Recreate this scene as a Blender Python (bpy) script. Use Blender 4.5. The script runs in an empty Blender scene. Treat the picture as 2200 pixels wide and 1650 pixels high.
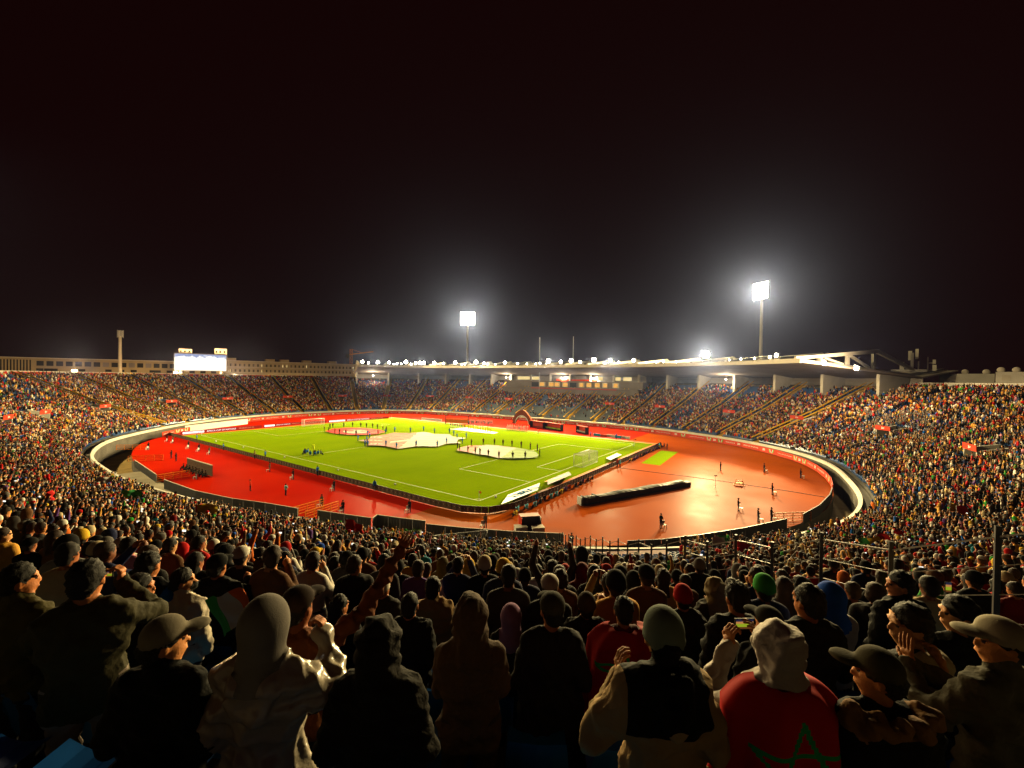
import bpy, bmesh, math, random
import numpy as np
from mathutils import Vector, Matrix, Euler

# ------------------------------------------------------------------ camera, world, exposure
scene = bpy.context.scene
COL = scene.collection
CAM = np.array([37.8625, -45.8373, 17.6968])
YAW, PIT, ROL, FPX = .6137, -.0118, .0134, 882.54
_a = (-math.sin(YAW), math.cos(YAW))
FW = np.array([_a[0]*math.cos(PIT), _a[1]*math.cos(PIT), math.sin(PIT)])
_rt = np.array([_a[1], -_a[0], 0.]); _up = np.cross(_rt, FW)
RT = _rt*math.cos(ROL)+_up*math.sin(ROL); UP = np.cross(RT, FW)
cd = bpy.data.cameras.new('camera'); cam = bpy.data.objects.new('camera', cd); COL.objects.link(cam)
cam.matrix_world = Matrix(((RT[0], UP[0], -FW[0], CAM[0]), (RT[1], UP[1], -FW[1], CAM[1]), (RT[2], UP[2], -FW[2], CAM[2]), (0, 0, 0, 1)))
cd.sensor_width = 36.0; cd.lens = FPX/2200*36.0; cd.clip_start = .1; cd.clip_end = 4000
scene.camera = cam
world = bpy.data.worlds.new('World'); scene.world = world; world.use_nodes = True
bg = world.node_tree.nodes['Background']
bg.inputs[0].default_value = (.0050, .0006, .0006, 1); bg.inputs[1].default_value = 1.0
vs = scene.view_settings
vs.view_transform = 'Standard'; vs.look = 'None'; vs.exposure = 0.12; vs.gamma = 1.0; vs.use_curve_mapping = False
scene.render.engine = 'CYCLES'
cy = scene.cycles
cy.max_bounces = 3; cy.diffuse_bounces = 1; cy.glossy_bounces = 1; cy.transmission_bounces = 3; cy.transparent_max_bounces = 8; cy.volume_bounces = 0
cy.caustics_reflective = False; cy.caustics_refractive = False; cy.sample_clamp_indirect = 0.06
cy.use_denoising = True
LIGHT_TINT = (1.0, .77, .35)
K_TOWER, K_ROOF = 930e3, 95e3

# ------------------------------------------------------------------ helpers
R_ = random.Random(7); NP = np.random.default_rng(7)
def W(s, t, z=0.): return Vector((-s, t, z))
def ray(x, y): return FW + RT*(x-1100)/FPX + UP*(825-y)/FPX
def at_z(x, y, z=0.):
    d = ray(x, y); return Vector(CAM + d*((z-CAM[2])/d[2]))
def at_d(x, y, D): return Vector(CAM + ray(x, y)*D)
def proj(p):
    d = np.array(p[:], float)-CAM; z = d@FW
    return 1100+FPX*(d@RT)/z, 825-FPX*(d@UP)/z, z
def proj_np(P):
    d = P-CAM; z = d@FW; zz = np.where(np.abs(z) < 1e-6, 1e-6, z)
    return 1100+FPX*(d@RT)/zz, 825-FPX*(d@UP)/zz, z
def rotz_dir(v): return math.atan2(-v[0], v[1])     # z rotation that turns +Y onto v

def tag(o, label=None, cat=None, group=None, kind=None):
    if label: o['label'] = label
    if cat: o['category'] = cat
    if group: o['group'] = group
    if kind: o['kind'] = kind
    return o
def empty(name, loc=(0, 0, 0), rz=0.0):
    o = bpy.data.objects.new(name, None); COL.objects.link(o); o.location = loc; o.rotation_euler = (0, 0, rz); o.empty_display_size = .2
    return o
def link(name, me, parent=None, loc=None, rz=None):
    o = bpy.data.objects.new(name, me); COL.objects.link(o)
    if parent: o.parent = parent
    if loc is not None: o.location = loc
    if rz is not None: o.rotation_euler = (0, 0, rz)
    return o
def copy_tree(o, parent=None):
    c = o.copy(); COL.objects.link(c); c.parent = parent
    for ch in list(o.children): copy_tree(ch, c)
    return c

class MB:
    def __init__(s): s.v = []; s.f = []; s.m = []
    def quad(s, a, b, c, d, m=0):
        n = len(s.v); s.v += [tuple(a), tuple(b), tuple(c), tuple(d)]; s.f.append((n, n+1, n+2, n+3)); s.m.append(m)
    def poly(s, pts, m=0):
        n = len(s.v); s.v += [tuple(p) for p in pts]; s.f.append(tuple(range(n, n+len(pts)))); s.m.append(m)
    def box(s, c, sz, rz=0., m=0, tilt=None):
        hx, hy, hz = sz[0]/2, sz[1]/2, sz[2]/2
        M = Matrix.Rotation(rz, 3, 'Z')
        if tilt: M = M @ Euler(tilt).to_matrix()
        n = len(s.v); c = Vector(c)
        for x, y, z in ((-hx,-hy,-hz),(hx,-hy,-hz),(hx,hy,-hz),(-hx,hy,-hz),(-hx,-hy,hz),(hx,-hy,hz),(hx,hy,hz),(-hx,hy,hz)):
            s.v.append(tuple(c+M@Vector((x, y, z))))
        for q in ((0,3,2,1),(4,5,6,7),(0,1,5,4),(1,2,6,5),(2,3,7,6),(3,0,4,7)):
            s.f.append(tuple(n+i for i in q)); s.m.append(m)
    def hexa(s, p8, m=0):      # bottom 4 (ccw), top 4
        n = len(s.v); s.v += [tuple(p) for p in p8]
        for q in ((0,3,2,1),(4,5,6,7),(0,1,5,4),(1,2,6,5),(2,3,7,6),(3,0,4,7)):
            s.f.append(tuple(n+i for i in q)); s.m.append(m)
    def bar(s, a, b, w, h=None, m=0):
        a, b = Vector(a), Vector(b); h = h or w; d = (b-a)
        if d.length < 1e-6: return
        d.normalize(); u = Vector((0, 0, 1)).cross(d)
        if u.length < 1e-3: u = Vector((1, 0, 0))
        u.normalize(); v = d.cross(u); u *= w/2; v *= h/2
        s.hexa([a-u-v, a+u-v, a+u+v, a-u+v, b-u-v, b+u-v, b+u+v, b-u+v], m)
    def tube(s, pts, r, n=8, m=0, cap=True):
        pts = [Vector(p) for p in pts]; rs = r if isinstance(r, (list, tuple)) else [r]*len(pts)
        base = len(s.v)
        for i, p in enumerate(pts):
            d = (pts[min(i+1, len(pts)-1)]-pts[max(i-1, 0)]).normalized()
            u = d.cross(Vector((0, 0, 1)) if abs(d.z) < .95 else Vector((1, 0, 0))).normalized(); v = d.cross(u)
            for k in range(n):
                a = 2*math.pi*k/n; s.v.append(tuple(p+(u*math.cos(a)+v*math.sin(a))*rs[i]))
        for i in range(len(pts)-1):
            for k in range(n):
                a = base+i*n+k; b = base+i*n+(k+1) % n
                s.f.append((a, b, b+n, a+n)); s.m.append(m)
        if cap:
            s.f.append(tuple(base+k for k in range(n))[::-1]); s.m.append(m)
            s.f.append(tuple(base+(len(pts)-1)*n+k for k in range(n))); s.m.append(m)
    def sphere(s, c, r, nu=12, nv=8, m=0, sc=(1, 1, 1)):
        base = len(s.v); c = Vector(c)
        for j in range(nv+1):
            th = math.pi*j/nv
            for i in range(nu):
                ph = 2*math.pi*i/nu
                s.v.append((c.x+r*sc[0]*math.sin(th)*math.cos(ph), c.y+r*sc[1]*math.sin(th)*math.sin(ph), c.z+r*sc[2]*math.cos(th)))
        for j in range(nv):
            for i in range(nu):
                a = base+j*nu+i; b = base+j*nu+(i+1) % nu
                s.f.append((a, a+nu, b+nu, b)); s.m.append(m)
    def mesh(s, name, mats, smooth=False):
        me = bpy.data.meshes.new(name); me.from_pydata(s.v, [], s.f)
        for m in (mats if isinstance(mats, (list, tuple)) else [mats]): me.materials.append(m)
        if len(me.materials) > 1: me.polygons.foreach_set('material_index', s.m)
        if smooth: me.polygons.foreach_set('use_smooth', [True]*len(me.polygons))
        me.update(); return me
    def build(s, name, mats, parent=None, smooth=False, loc=None, rz=None):
        return link(name, s.mesh(name, mats, smooth), parent, loc, rz)

# ------------------------------------------------------------------ materials
def _nt(name):
    m = bpy.data.materials.new(name); m.use_nodes = True; nt = m.node_tree
    return m, nt, nt.nodes, nt.links, nt.nodes['Principled BSDF']
def mat(name, col, rough=.7, var=.12, scale=3.0, bump=0., bscale=40., metal=0., spec=.12, coat=0., detail=4.0, col2=None):
    """procedural paint/cloth/concrete: noise-broken base colour, optional bump"""
    m, nt, N, L, b = _nt(name)
    tc = N.new('ShaderNodeTexCoord'); nz = N.new('ShaderNodeTexNoise'); nz.inputs['Scale'].default_value = scale; nz.inputs['Detail'].default_value = detail
    L.new(tc.outputs['Object'], nz.inputs['Vector'])
    r = N.new('ShaderNodeValToRGB'); e = r.color_ramp.elements
    c2 = col2 if col2 else tuple(min(1, c*(1+var)) for c in col)
    e[0].position = .3; e[1].position = .72
    e[0].color = (*(c*(1-var) for c in col), 1) if not col2 else (*col, 1); e[1].color = (*c2, 1)
    L.new(nz.outputs['Fac'], r.inputs['Fac']); L.new(r.outputs['Color'], b.inputs['Base Color'])
    b.inputs['Roughness'].default_value = rough; b.inputs['Metallic'].default_value = metal; b.inputs['Specular IOR Level'].default_value = spec
    b.inputs['Coat Weight'].default_value = coat; b.inputs['Coat Roughness'].default_value = .15
    if bump:
        n2 = N.new('ShaderNodeTexNoise'); n2.inputs['Scale'].default_value = bscale; n2.inputs['Detail'].default_value = 3
        L.new(tc.outputs['Object'], n2.inputs['Vector'])
        bp = N.new('ShaderNodeBump'); bp.inputs['Strength'].default_value = bump; bp.inputs['Distance'].default_value = .02
        L.new(n2.outputs['Fac'], bp.inputs['Height']); L.new(bp.outputs['Normal'], b.inputs['Normal'])
    return m
def emit(name, col, strength):
    m, nt, N, L, b = _nt(name); N.remove(b); e = N.new('ShaderNodeEmission'); e.inputs[0].default_value = (*col, 1); e.inputs[1].default_value = strength
    L.new(e.outputs[0], N['Material Output'].inputs[0]); return m
def attr_mat(name, attr, rough, bump=0., bscale=60., var=.18, vscale=9., spec=.35, sheen=0., coat=0., crough=.2):
    m, nt, N, L, b = _nt(name)
    a = N.new('ShaderNodeAttribute'); a.attribute_type = 'INSTANCER'; a.attribute_name = attr
    tc = N.new('ShaderNodeTexCoord'); nz = N.new('ShaderNodeTexNoise'); nz.inputs['Scale'].default_value = vscale; nz.inputs['Detail'].default_value = 3
    L.new(tc.outputs['Object'], nz.inputs['Vector'])
    mr = N.new('ShaderNodeMapRange'); mr.inputs[3].default_value = 1-var; mr.inputs[4].default_value = 1+var
    L.new(nz.outputs['Fac'], mr.inputs[0])
    mx = N.new('ShaderNodeVectorMath'); mx.operation = 'SCALE'
    L.new(a.outputs['Color'], mx.inputs[0]); L.new(mr.outputs[0], mx.inputs['Scale']); L.new(mx.outputs[0], b.inputs['Base Color'])
    b.inputs['Roughness'].default_value = rough; b.inputs['Specular IOR Level'].default_value = spec
    b.inputs['Sheen Weight'].default_value = sheen; b.inputs['Coat Weight'].default_value = coat; b.inputs['Coat Roughness'].default_value = crough
    if bump:
        n2 = N.new('ShaderNodeTexNoise'); n2.inputs['Scale'].default_value = bscale; n2.inputs['Detail'].default_value = 4
        L.new(tc.outputs['Object'], n2.inputs['Vector'])
        bp = N.new('ShaderNodeBump'); bp.inputs['Strength'].default_value = bump; bp.inputs['Distance'].default_value = .01
        L.new(n2.outputs['Fac'], bp.inputs['Height']); L.new(bp.outputs['Normal'], b.inputs['Normal'])
    return m

M = {}
M['concrete'] = mat('concrete', (.11, .10, .085), .85, .25, .5, .3, 8, detail=8)
M['white_wall'] = mat('white_wall', (.66, .62, .54), .7, .12, .35, .1, 6, detail=8)
M['white_paint'] = mat('white_paint', (.8, .79, .76), .5, .05)
M['cream'] = mat('cream', (.62, .56, .46), .7, .08, .3)
M['red_board'] = mat('red_board', (.62, .05, .018), .5, .1, .6)
M['red_flag'] = mat('red_flag', (.6, .012, .01), .75, .1, 2.0)
M['orange'] = mat('orange', (.85, .23, .02), .5, .08)
M['yellow'] = mat('yellow', (.75, .42, .02), .65, .15, 1.5)
M['blue_seat'] = mat('blue_seat', (.008, .075, .27), .3, .2, 4.0, spec=.5)
M['grey_seat'] = mat('grey_seat', (.10, .13, .17), .4, .1, 4.0)
M['dark'] = mat('dark', (.02, .02, .022), .6, .2)
M['black_plastic'] = mat('black_plastic', (.012, .011, .011), .5, .3, 6, .5, 4, spec=.07)
M['board_back'] = mat('board_back', (.12, .075, .05), .6, .3, 6)
M['board_frame'] = mat('board_frame', (.03, .022, .016), .55, .2, 6)
M['grey_metal'] = mat('grey_metal', (.30, .30, .30), .45, .18, .8, metal=.35)
M['dark_metal'] = mat('dark_metal', (.05, .05, .055), .45, .2, 4, metal=.4)
M['steel'] = mat('steel', (.55, .53, .5), .35, .15, 5, metal=.8)
M['soffit'] = mat('soffit', (.46, .38, .30), .75, .12, .2)
M['box_wall'] = mat('box_wall', (.20, .18, .17), .7, .1, .3)
M['glass'] = mat('glass', (.03, .04, .05), .1, .1, 1, spec=.8)
M['cyan_print'] = mat('cyan_print', (.02, .30, .55), .6, .05)
M['grey_print'] = mat('grey_print', (.25, .22, .22), .6, .05)
M['green_print'] = mat('green_print', (.12, .45, .05), .6, .05)
M['pink_roof'] = mat('pink_roof', (.62, .38, .36), .6, .12, .8)
M['mud'] = mat('mud', (.22, .15, .05), .8, .3, .6, .3, 8)
M['net'] = mat('net', (.8, .8, .76), .8, .05)
M['lamp_face'] = emit('lamp_face', (1.0, .9, .68), 60.0)
M['small_lamp'] = emit('small_lamp', (1.0, .72, .35), 40.0)
M['window_lit'] = emit('window_lit', (1.0, .48, .08), .75)
M['window_pale'] = emit('window_pale', (1.0, .75, .3), .8)
M['led_white'] = emit('led_white', (1.0, .97, .92), 1.4)
M['led_red'] = emit('led_red', (.75, .045, .02), .55)
# ------------------------------------------------------------------ bowl geometry
F_CTRL = [(45,99.5),(20,98.7),(2,95.3),(-13,89.3),(-26,81.3),(-37,69.5),(-42.6,57),(-44.2,44),(-44.9,32),(-44.3,24),(-42.8,16.9),(-39.9,10.2),(-35.6,3.8),(-29,-4.2),
          (-20,-11),(-8,-17.2),(8,-22.4),(25,-26.2),(45,-28.6),(60,-28.6),(72,-27.9),(85,-25.2),(97,-21),(105,-16),(114,-9),(127,3),(137,20),(141.5,39),(139.5,58),(133.5,75),(121,88),(100,95.6),(73,98.9)]
def closed_curve(ctrl, n):
    P = np.array(ctrl, float); m = len(P); out = []
    for i in range(m):
        p0, p1, p2, p3 = P[(i-1) % m], P[i], P[(i+1) % m], P[(i+2) % m]
        for t in np.linspace(0, 1, 40, endpoint=False):
            out.append(.5*((2*p1)+(-p0+p2)*t+(2*p0-5*p1+4*p2-p3)*t*t+(-p0+3*p1-3*p2+p3)*t**3))
    out = np.array(out); seg = np.linalg.norm(np.roll(out, -1, 0)-out, axis=1); L = np.concatenate([[0], np.cumsum(seg)])
    u = np.linspace(0, L[-1], n, endpoint=False); cl = np.vstack([out, out[:1]])
    return np.stack([np.interp(u, L, cl[:, 0]), np.interp(u, L, cl[:, 1])], 1), L[-1]
def smooth_c(A, k):
    w = np.exp(-.5*(np.arange(-3*k, 3*k+1)/k)**2); w /= w.sum()
    return sum(w[j]*np.roll(A, j-3*k, axis=0) for j in range(len(w)))
NF = 480
FC, FLEN = closed_curve(F_CTRL, NF); FC = smooth_c(FC, 4)
_T = np.roll(FC, -1, 0)-np.roll(FC, 1, 0); _T /= np.linalg.norm(_T, axis=1)[:, None]
FNRM = np.stack([_T[:, 1], -_T[:, 0]], 1)
if ((FC-np.array([45, 37]))*FNRM).sum() < 0: FNRM = -FNRM
FNRM = smooth_c(FNRM, 16); FNRM /= np.linalg.norm(FNRM, axis=1)[:, None]
FC = FC[::1]
def fu(u):          # u in [0,1): point and outward normal in (s,t)
    x = (u % 1.0)*NF; i = int(x); a = x-i; j = (i+1) % NF; i %= NF
    p = FC[i]*(1-a)+FC[j]*a; n = FNRM[i]*(1-a)+FNRM[j]*a; return p, n/np.linalg.norm(n)
def bowl(u, o, z=0.):
    p, n = fu(u); q = p+n*o; return W(q[0], q[1], z)
def u_of(s, t):     # u of the nearest front-wall point
    return int(np.argmin(((FC-np.array([s, t]))**2).sum(1)))/NF
ROW_D, O0, NROWS = .8, 1.6, 50
def prof(o):
    x = max(0., o-1.5); return 1.5+.3226*x+.001654*x*x
ROW_O = [O0+ROW_D*i for i in range(NROWS+1)]
ROW_Z = [prof(o) for o in ROW_O]
O_RIM = ROW_O[-1]; Z_RIM = ROW_Z[-1]
def row_at(o): return max(0, min(NROWS-1, int((o-O0)/ROW_D)))
def ring(name, o1, z1, o2, z2, m, parent, step=1, rng=None, thick=0):
    b = MB(); idx = range(0, NF, step)
    for i in idx:
        if rng and not rng(i/NF): continue
        u, v = i/NF, (i+step)/NF
        b.quad(bowl(u, o1, z1), bowl(v, o1, z1), bowl(v, o2, z2), bowl(u, o2, z2))
    return b.build(name, m, parent)
def ring_profile(name, prof_pts, m, parent, rng=None, smooth=False):
    """closed radial profile [(o,z)...] swept round the bowl"""
    b = MB(); n = len(prof_pts); ids = {}
    def vid(i, k):
        i %= NF
        if (i, k) not in ids: ids[(i, k)] = len(b.v); b.v.append(tuple(bowl(i/NF, *prof_pts[k])))
        return ids[(i, k)]
    for i in range(NF):
        if rng and not rng(i/NF): continue
        for k in range(n):
            b.f.append((vid(i, k), vid(i+1, k), vid(i+1, (k+1) % n), vid(i, (k+1) % n))); b.m.append(0)
        if rng:
            if not rng(((i-1) % NF)/NF): b.f.append(tuple(vid(i, k) for k in range(n))[::-1]); b.m.append(0)
            if not rng(((i+1) % NF)/NF): b.f.append(tuple(vid(i+1, k) for k in range(n))); b.m.append(0)
    return b.build(name, m, parent, smooth)

def between2(u, a, b):
    d = (b-a+.5) % 1.0-.5; e = (u-a+.5) % 1.0-.5
    return (0 <= e <= d) if d >= 0 else (d <= e <= 0)
# ------------------------------------------------------------------ ground, track, pitch
def track_material(name='wet_track', c0=(.45, .008, .0003, 1), c1=(.53, .017, .0005, 1)):
    m, nt, N, L, b = _nt(name)
    tc = N.new('ShaderNodeTexCoord'); n1 = N.new('ShaderNodeTexNoise'); n1.inputs['Scale'].default_value = .05; n1.inputs['Detail'].default_value = 6
    L.new(tc.outputs['Object'], n1.inputs['Vector'])
    r = N.new('ShaderNodeValToRGB'); e = r.color_ramp.elements; e[0].position = .35; e[1].position = .7
    e[0].color = c0; e[1].color = c1
    L.new(n1.outputs['Fac'], r.inputs[0]); L.new(r.outputs[0], b.inputs['Base Color'])
    r2 = N.new('ShaderNodeMapRange'); r2.inputs[1].default_value = .3; r2.inputs[2].default_value = .75; r2.inputs[3].default_value = .36; r2.inputs[4].default_value = .54
    n3 = N.new('ShaderNodeTexNoise'); n3.inputs['Scale'].default_value = .11; n3.inputs['Detail'].default_value = 5
    L.new(tc.outputs['Object'], n3.inputs['Vector']); L.new(n3.outputs['Fac'], r2.inputs[0]); L.new(r2.outputs[0], b.inputs['Roughness'])
    n2 = N.new('ShaderNodeTexNoise'); n2.inputs['Scale'].default_value = 14; n2.inputs['Detail'].default_value = 3
    L.new(tc.outputs['Object'], n2.inputs['Vector'])
    bp = N.new('ShaderNodeBump'); bp.inputs['Strength'].default_value = .12; bp.inputs['Distance'].default_value = .02
    L.new(n2.outputs['Fac'], bp.inputs['Height']); L.new(bp.outputs[0], b.inputs['Normal'])
    b.inputs['Specular IOR Level'].default_value = .005
    return m
def grass_material():
    m, nt, N, L, b = _nt('turf')
    tc = N.new('ShaderNodeTexCoord'); sp = N.new('ShaderNodeSeparateXYZ'); L.new(tc.outputs['Object'], sp.inputs[0])
    md = N.new('ShaderNodeMath'); md.operation = 'MULTIPLY'; md.inputs[1].default_value = math.pi/5.25; L.new(sp.outputs['X'], md.inputs[0])
    sn = N.new('ShaderNodeMath'); sn.operation = 'SINE'; L.new(md.outputs[0], sn.inputs[0])
    st = N.new('ShaderNodeMapRange'); st.inputs[1].default_value = -.15; st.inputs[2].default_value = .15; st.inputs[3].default_value = .46; st.inputs[4].default_value = .54; L.new(sn.outputs[0], st.inputs[0])
    n1 = N.new('ShaderNodeTexNoise'); n1.inputs['Scale'].default_value = .12; n1.inputs['Detail'].default_value = 8; n1.inputs['Roughness'].default_value = .7
    L.new(tc.outputs['Object'], n1.inputs['Vector'])
    ad = N.new('ShaderNodeMath'); ad.operation = 'ADD'; L.new(st.outputs[0], ad.inputs[0]); L.new(n1.outputs['Fac'], ad.inputs[1])
    r = N.new('ShaderNodeValToRGB'); e = r.color_ramp.elements; e[0].position = .35; e[1].position = .65
    hf = N.new('ShaderNodeMath'); hf.operation = 'MULTIPLY'; hf.inputs[1].default_value = .5; L.new(ad.outputs[0], hf.inputs[0])
    e[0].color = (.15, .245, .0006, 1); e[1].color = (.195, .30, .001, 1)
    L.new(hf.outputs[0], r.inputs[0]); L.new(r.outputs[0], b.inputs['Base Color'])
    b.inputs['Roughness'].default_value = .9; b.inputs['Specular IOR Level'].default_value = .0
    n2 = N.new('ShaderNodeTexNoise'); n2.inputs['Scale'].default_value = 30; L.new(tc.outputs['Object'], n2.inputs['Vector'])
    bp = N.new('ShaderNodeBump'); bp.inputs['Strength'].default_value = .4; bp.inputs['Distance'].default_value = .03
    L.new(n2.outputs['Fac'], bp.inputs['Height']); L.new(bp.outputs[0], b.inputs['Normal'])
    return m
M['track'] = track_material(); M['turf'] = grass_material()
b = MB(); b.quad((-1500, -1500, -3.2), (1500, -1500, -3.2), (1500, 1500, -3.2), (-1500, 1500, -3.2))
tag(b.build('ground', mat('earth', (.05, .045, .04), .9, .3, .05)), kind='structure')
B_CTRL = [(45,99.0),(20,98.2),(2,94.8),(-13,88.8),(-26,80.8),(-36,69),(-40,60),(-42,50),(-42.6,41.5),(-41.6,29.3),(-39.8,22),(-36.7,14),(-32.9,7.8),(-28.2,2.4),(-22.8,-2.8),(-17.2,-7),(-9,-11.6),(-2.2,-14.4),
          (6,-16.8),(14,-18.9),(25,-21.6),(34,-23),(46,-23.8),(58,-23.4),(77,-21.3),(92,-17.6),(102,-13.5),(112,-6),(120,3),(133,20),(138,39),(137,58),(131.5,74),(120,87),(100,94.9),(73,98.3)]
BC, BLEN = closed_curve(B_CTRL, 300); BC = smooth_c(BC, 2)
b = MB(); b.poly([W(p[0], p[1], 0) for p in BC][::1])
trk = tag(b.build('running_track', M['track']), kind='structure'); b = MB()
for i in range(300):
    p, q = BC[i], BC[(i+1) % 300]; b.quad(W(*p, -2.4), W(*q, -2.4), W(*q, 0), W(*p, 0))
b.build('moat_wall', M['concrete'], trk)
b = MB(); b.poly([bowl(i/NF, 0.2, -2.4) for i in range(NF)])
moat = tag(b.build('moat_floor', M['mud']), kind='structure')
b = MB(); ua_, ub_ = u_of(60, -29.4), u_of(-24, -8)
for i in range(NF):
    if between2(i/NF, ua_, ub_): b.quad(bowl(i/NF, -10, -.02), bowl((i+1)/NF, -10, -.02), bowl((i+1)/NF, 0, -.02), bowl(i/NF, 0, -.02))
tag(b.build('walkway', mat('walkway', (.34, .30, .22), .8, .2, .4, .2, 8)), kind='structure')
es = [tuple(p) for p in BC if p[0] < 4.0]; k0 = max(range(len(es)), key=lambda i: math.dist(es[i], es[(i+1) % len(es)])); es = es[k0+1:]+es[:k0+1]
b = MB(); b.poly([W(p[0], p[1], .002) for p in es]); M['track_lit'] = track_material('wet_track_lit', (.33, .05, .0004, 1), (.40, .072, .0006, 1)); tag(b.build('lit_track_end', M['track_lit']), kind='structure')  # same track; the floodlights' orange cast is put into this sheet's colour
b = MB(); b.poly([W(-6.2, -5.2, .004), W(110.5, -5.2, .004), W(110.5, 73.5, .004), W(-6.2, 73.5, .004)])
tag(b.build('pitch_surround', mat('orange_apron', (.66, .16, .02), .6, .12, .2)), kind='structure')
b = MB(); c = []
for (s0, t0, a0) in ((-4.2, -3.4, 180), (108.6, -3.4, 270), (108.6, 71.4, 0), (-4.2, 71.4, 90)):
    c.append((s0, t0))
b.poly([W(s, t, .008) for s, t in c])
pitch = tag(b.build('pitch', M['turf']), kind='structure')
# painted lines: each one a part of the pitch
def line(s0, t0, s1, t1, w=.13):
    d = Vector((s1-s0, t1-t0)).normalized(); n = Vector((-d.y, d.x))*w/2
    b = MB(); b.quad(W(s0+n.x, t0+n.y, .013), W(s1+n.x, t1+n.y, .013), W(s1-n.x, t1-n.y, .013), W(s0-n.x, t0-n.y, .013)); b.build('painted_line', M['line'], pitch)
M['line'] = mat('line_paint', (.62, .66, .36), .7, .15, .8)
for (a, bb) in (((0,0),(105,0)),((105,0.1),(105,67.9)),((105,68),(0,68)),((0,67.9),(0,.1)),((52.5,.1),(52.5,67.9)),((.1,13.84),(16.5,13.84)),((16.5,13.9),(16.5,54.1)),((16.5,54.16),(.1,54.16)),
                ((.1,24.84),(5.5,24.84)),((5.5,24.9),(5.5,43.1)),((5.5,43.16),(.1,43.16)),((104.9,13.84),(88.5,13.84)),((88.5,13.9),(88.5,54.1)),((88.5,54.16),(104.9,54.16)),((104.9,24.84),(99.5,24.84)),((99.5,24.9),(99.5,43.1)),((99.5,43.16),(104.9,43.16))):
    line(*a, *bb)
def arc(cs, ct, r, a0, a1, n=48):
    b = MB()
    for i in range(n):
        u, v = math.radians(a0+(a1-a0)*i/n), math.radians(a0+(a1-a0)*(i+1)/n)
        b.quad(*(W(cs+(r+dr)*math.cos(a), ct+(r+dr)*math.sin(a), .0135) for a, dr in ((u, -.065), (v, -.065), (v, .065), (u, .065))))
    b.build('painted_arc', M['line'], pitch)
arc(52.5, 34, 9.15, 0, 360, 72); arc(11, 34, 9.15, -53, 53); arc(94, 34, 9.15, 127, 233)
for (cs, ct, a) in ((0,0,0),(105,0,90),(105,68,180),(0,68,270)): arc(cs, ct, 1.0, a, a+90, 12)
b = MB(); b.poly([W(s, t, .006) for s, t in ((-10,42.4),(-13.9,42.5),(-12.9,62.3),(-8.9,61.6))])
tag(b.build('training_turf', M['turf']), kind='structure')
# track lane kerb: a dark cable crossing the end zone
b = MB(); pts = [at_z(x, y, .02) for x, y in ((1322,1004),(1400,1014),(1480,1024),(1560,1035),(1640,1047),(1700,1056),(1772,1068))]
b.tube(pts, .05, 6); tag(b.build('cable', M['dark']), 'thin dark cable lying across the wet orange-lit track end', 'cable')

# ------------------------------------------------------------------ grandstand
U_RL, U_RR = u_of(134.5, 73), u_of(-31, 77.3)     # roof from left end to right end
U_CAM = u_of(-37.9+.63*38, -45.8+.776*38)
def between(u, a, b):      # u on the shorter arc between a and b
    d = (b-a+.5) % 1.0-.5; e = (u-a+.5) % 1.0-.5
    return (0 <= e <= d) if d >= 0 else (d <= e <= 0)
def under_roof(u): return between(u, U_RL, U_RR)
stand = empty('grandstand', W(45, 37, 0)*0); tag(stand, 'oval concrete seating bowl with white front wall ringing the running track', 'grandstand')
b = MB(); ids = {}
pr = [(O0-1.4, 1.5-.3)]
prf = [(O0, ROW_Z[0])]
for i in range(NROWS):
    prf += [(ROW_O[i+1], ROW_Z[i]), (ROW_O[i+1], ROW_Z[i+1])]
prf = [(.5, ROW_Z[0]-.35), (O0, ROW_Z[0]-.35)] + prf + [(O_RIM+1.6, Z_RIM)]
for i in range(NF):
    for k in range(len(prf)):
        b.v.append(tuple(bowl(i/NF, *prf[k])))
K = len(prf)
for i in range(NF):
    j = (i+1) % NF
    for k in range(K-1):
        b.f.append((i*K+k, j*K+k, j*K+k+1, i*K+k+1)); b.m.append(0)
b.build('terrace', M['concrete'], stand)
ring_profile('front_wall', [(0.02, -2.4), (0.02, 1.3), (.42, 1.3), (.5, -2.4)], M['concrete'], stand)
ring_profile('coping', [(0, 1.31), (0, 1.85), (.42, 1.9), (.42, 1.31)], M['white_wall'], stand)
ring_profile('rim_wall', [(O_RIM+1.2, Z_RIM-.5), (O_RIM+1.2, Z_RIM+1.15), (O_RIM+1.6, Z_RIM+1.15), (O_RIM+1.6, -3)], M['white_wall'], stand, rng=lambda u: abs((u-U_CAM+.5) % 1.0-.5) > .05)
# yellow aisle stairs: each flight a part of the stand
AISLES = []
n_ais = 44
def aisle_yellow(u): return under_roof(u) or between(u, U_RL, u_of(112, -9)) 
for k in range(n_ais):
    u = (k+.5)/n_ais; AISLES.append(u)
def aisle_flight(u, i0, i1):
    b = MB(); p, n = fu(u); tv = np.array([-n[1], n[0]]); rz = math.atan2(-tv[1], tv[0])
    for i in range(i0, i1):
        q = p+n*(ROW_O[i]+.2); zc = ROW_Z[i]
        b.box(W(q[0], q[1], zc+.03), (1.7, .4, .06), math.atan2(tv[1], -tv[0]))
        q = p+n*(ROW_O[i]+.6); b.box(W(q[0], q[1], zc+.03+(ROW_Z[i+1]-zc)*.5), (1.7, .38, .06), math.atan2(tv[1], -tv[0]))
    b.build('aisle_stairs', M['yellow'], stand)
    for sx in (-.95, .95):
        b = MB(); q = [p+n*ROW_O[i]+tv*sx for i in (i0, (i0+i1)//2, i1-1)]; zz = [ROW_Z[i]+1.35 for i in (i0, (i0+i1)//2, i1-1)]
        for k in range(2): b.bar(W(*q[k], zz[k]), W(*q[k+1], zz[k+1]), .14, .3)
        b.build('added_aisle_rail', M['yellow'], stand)  # rails added to catch light, as the yellow stairs below lie in shade
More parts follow.
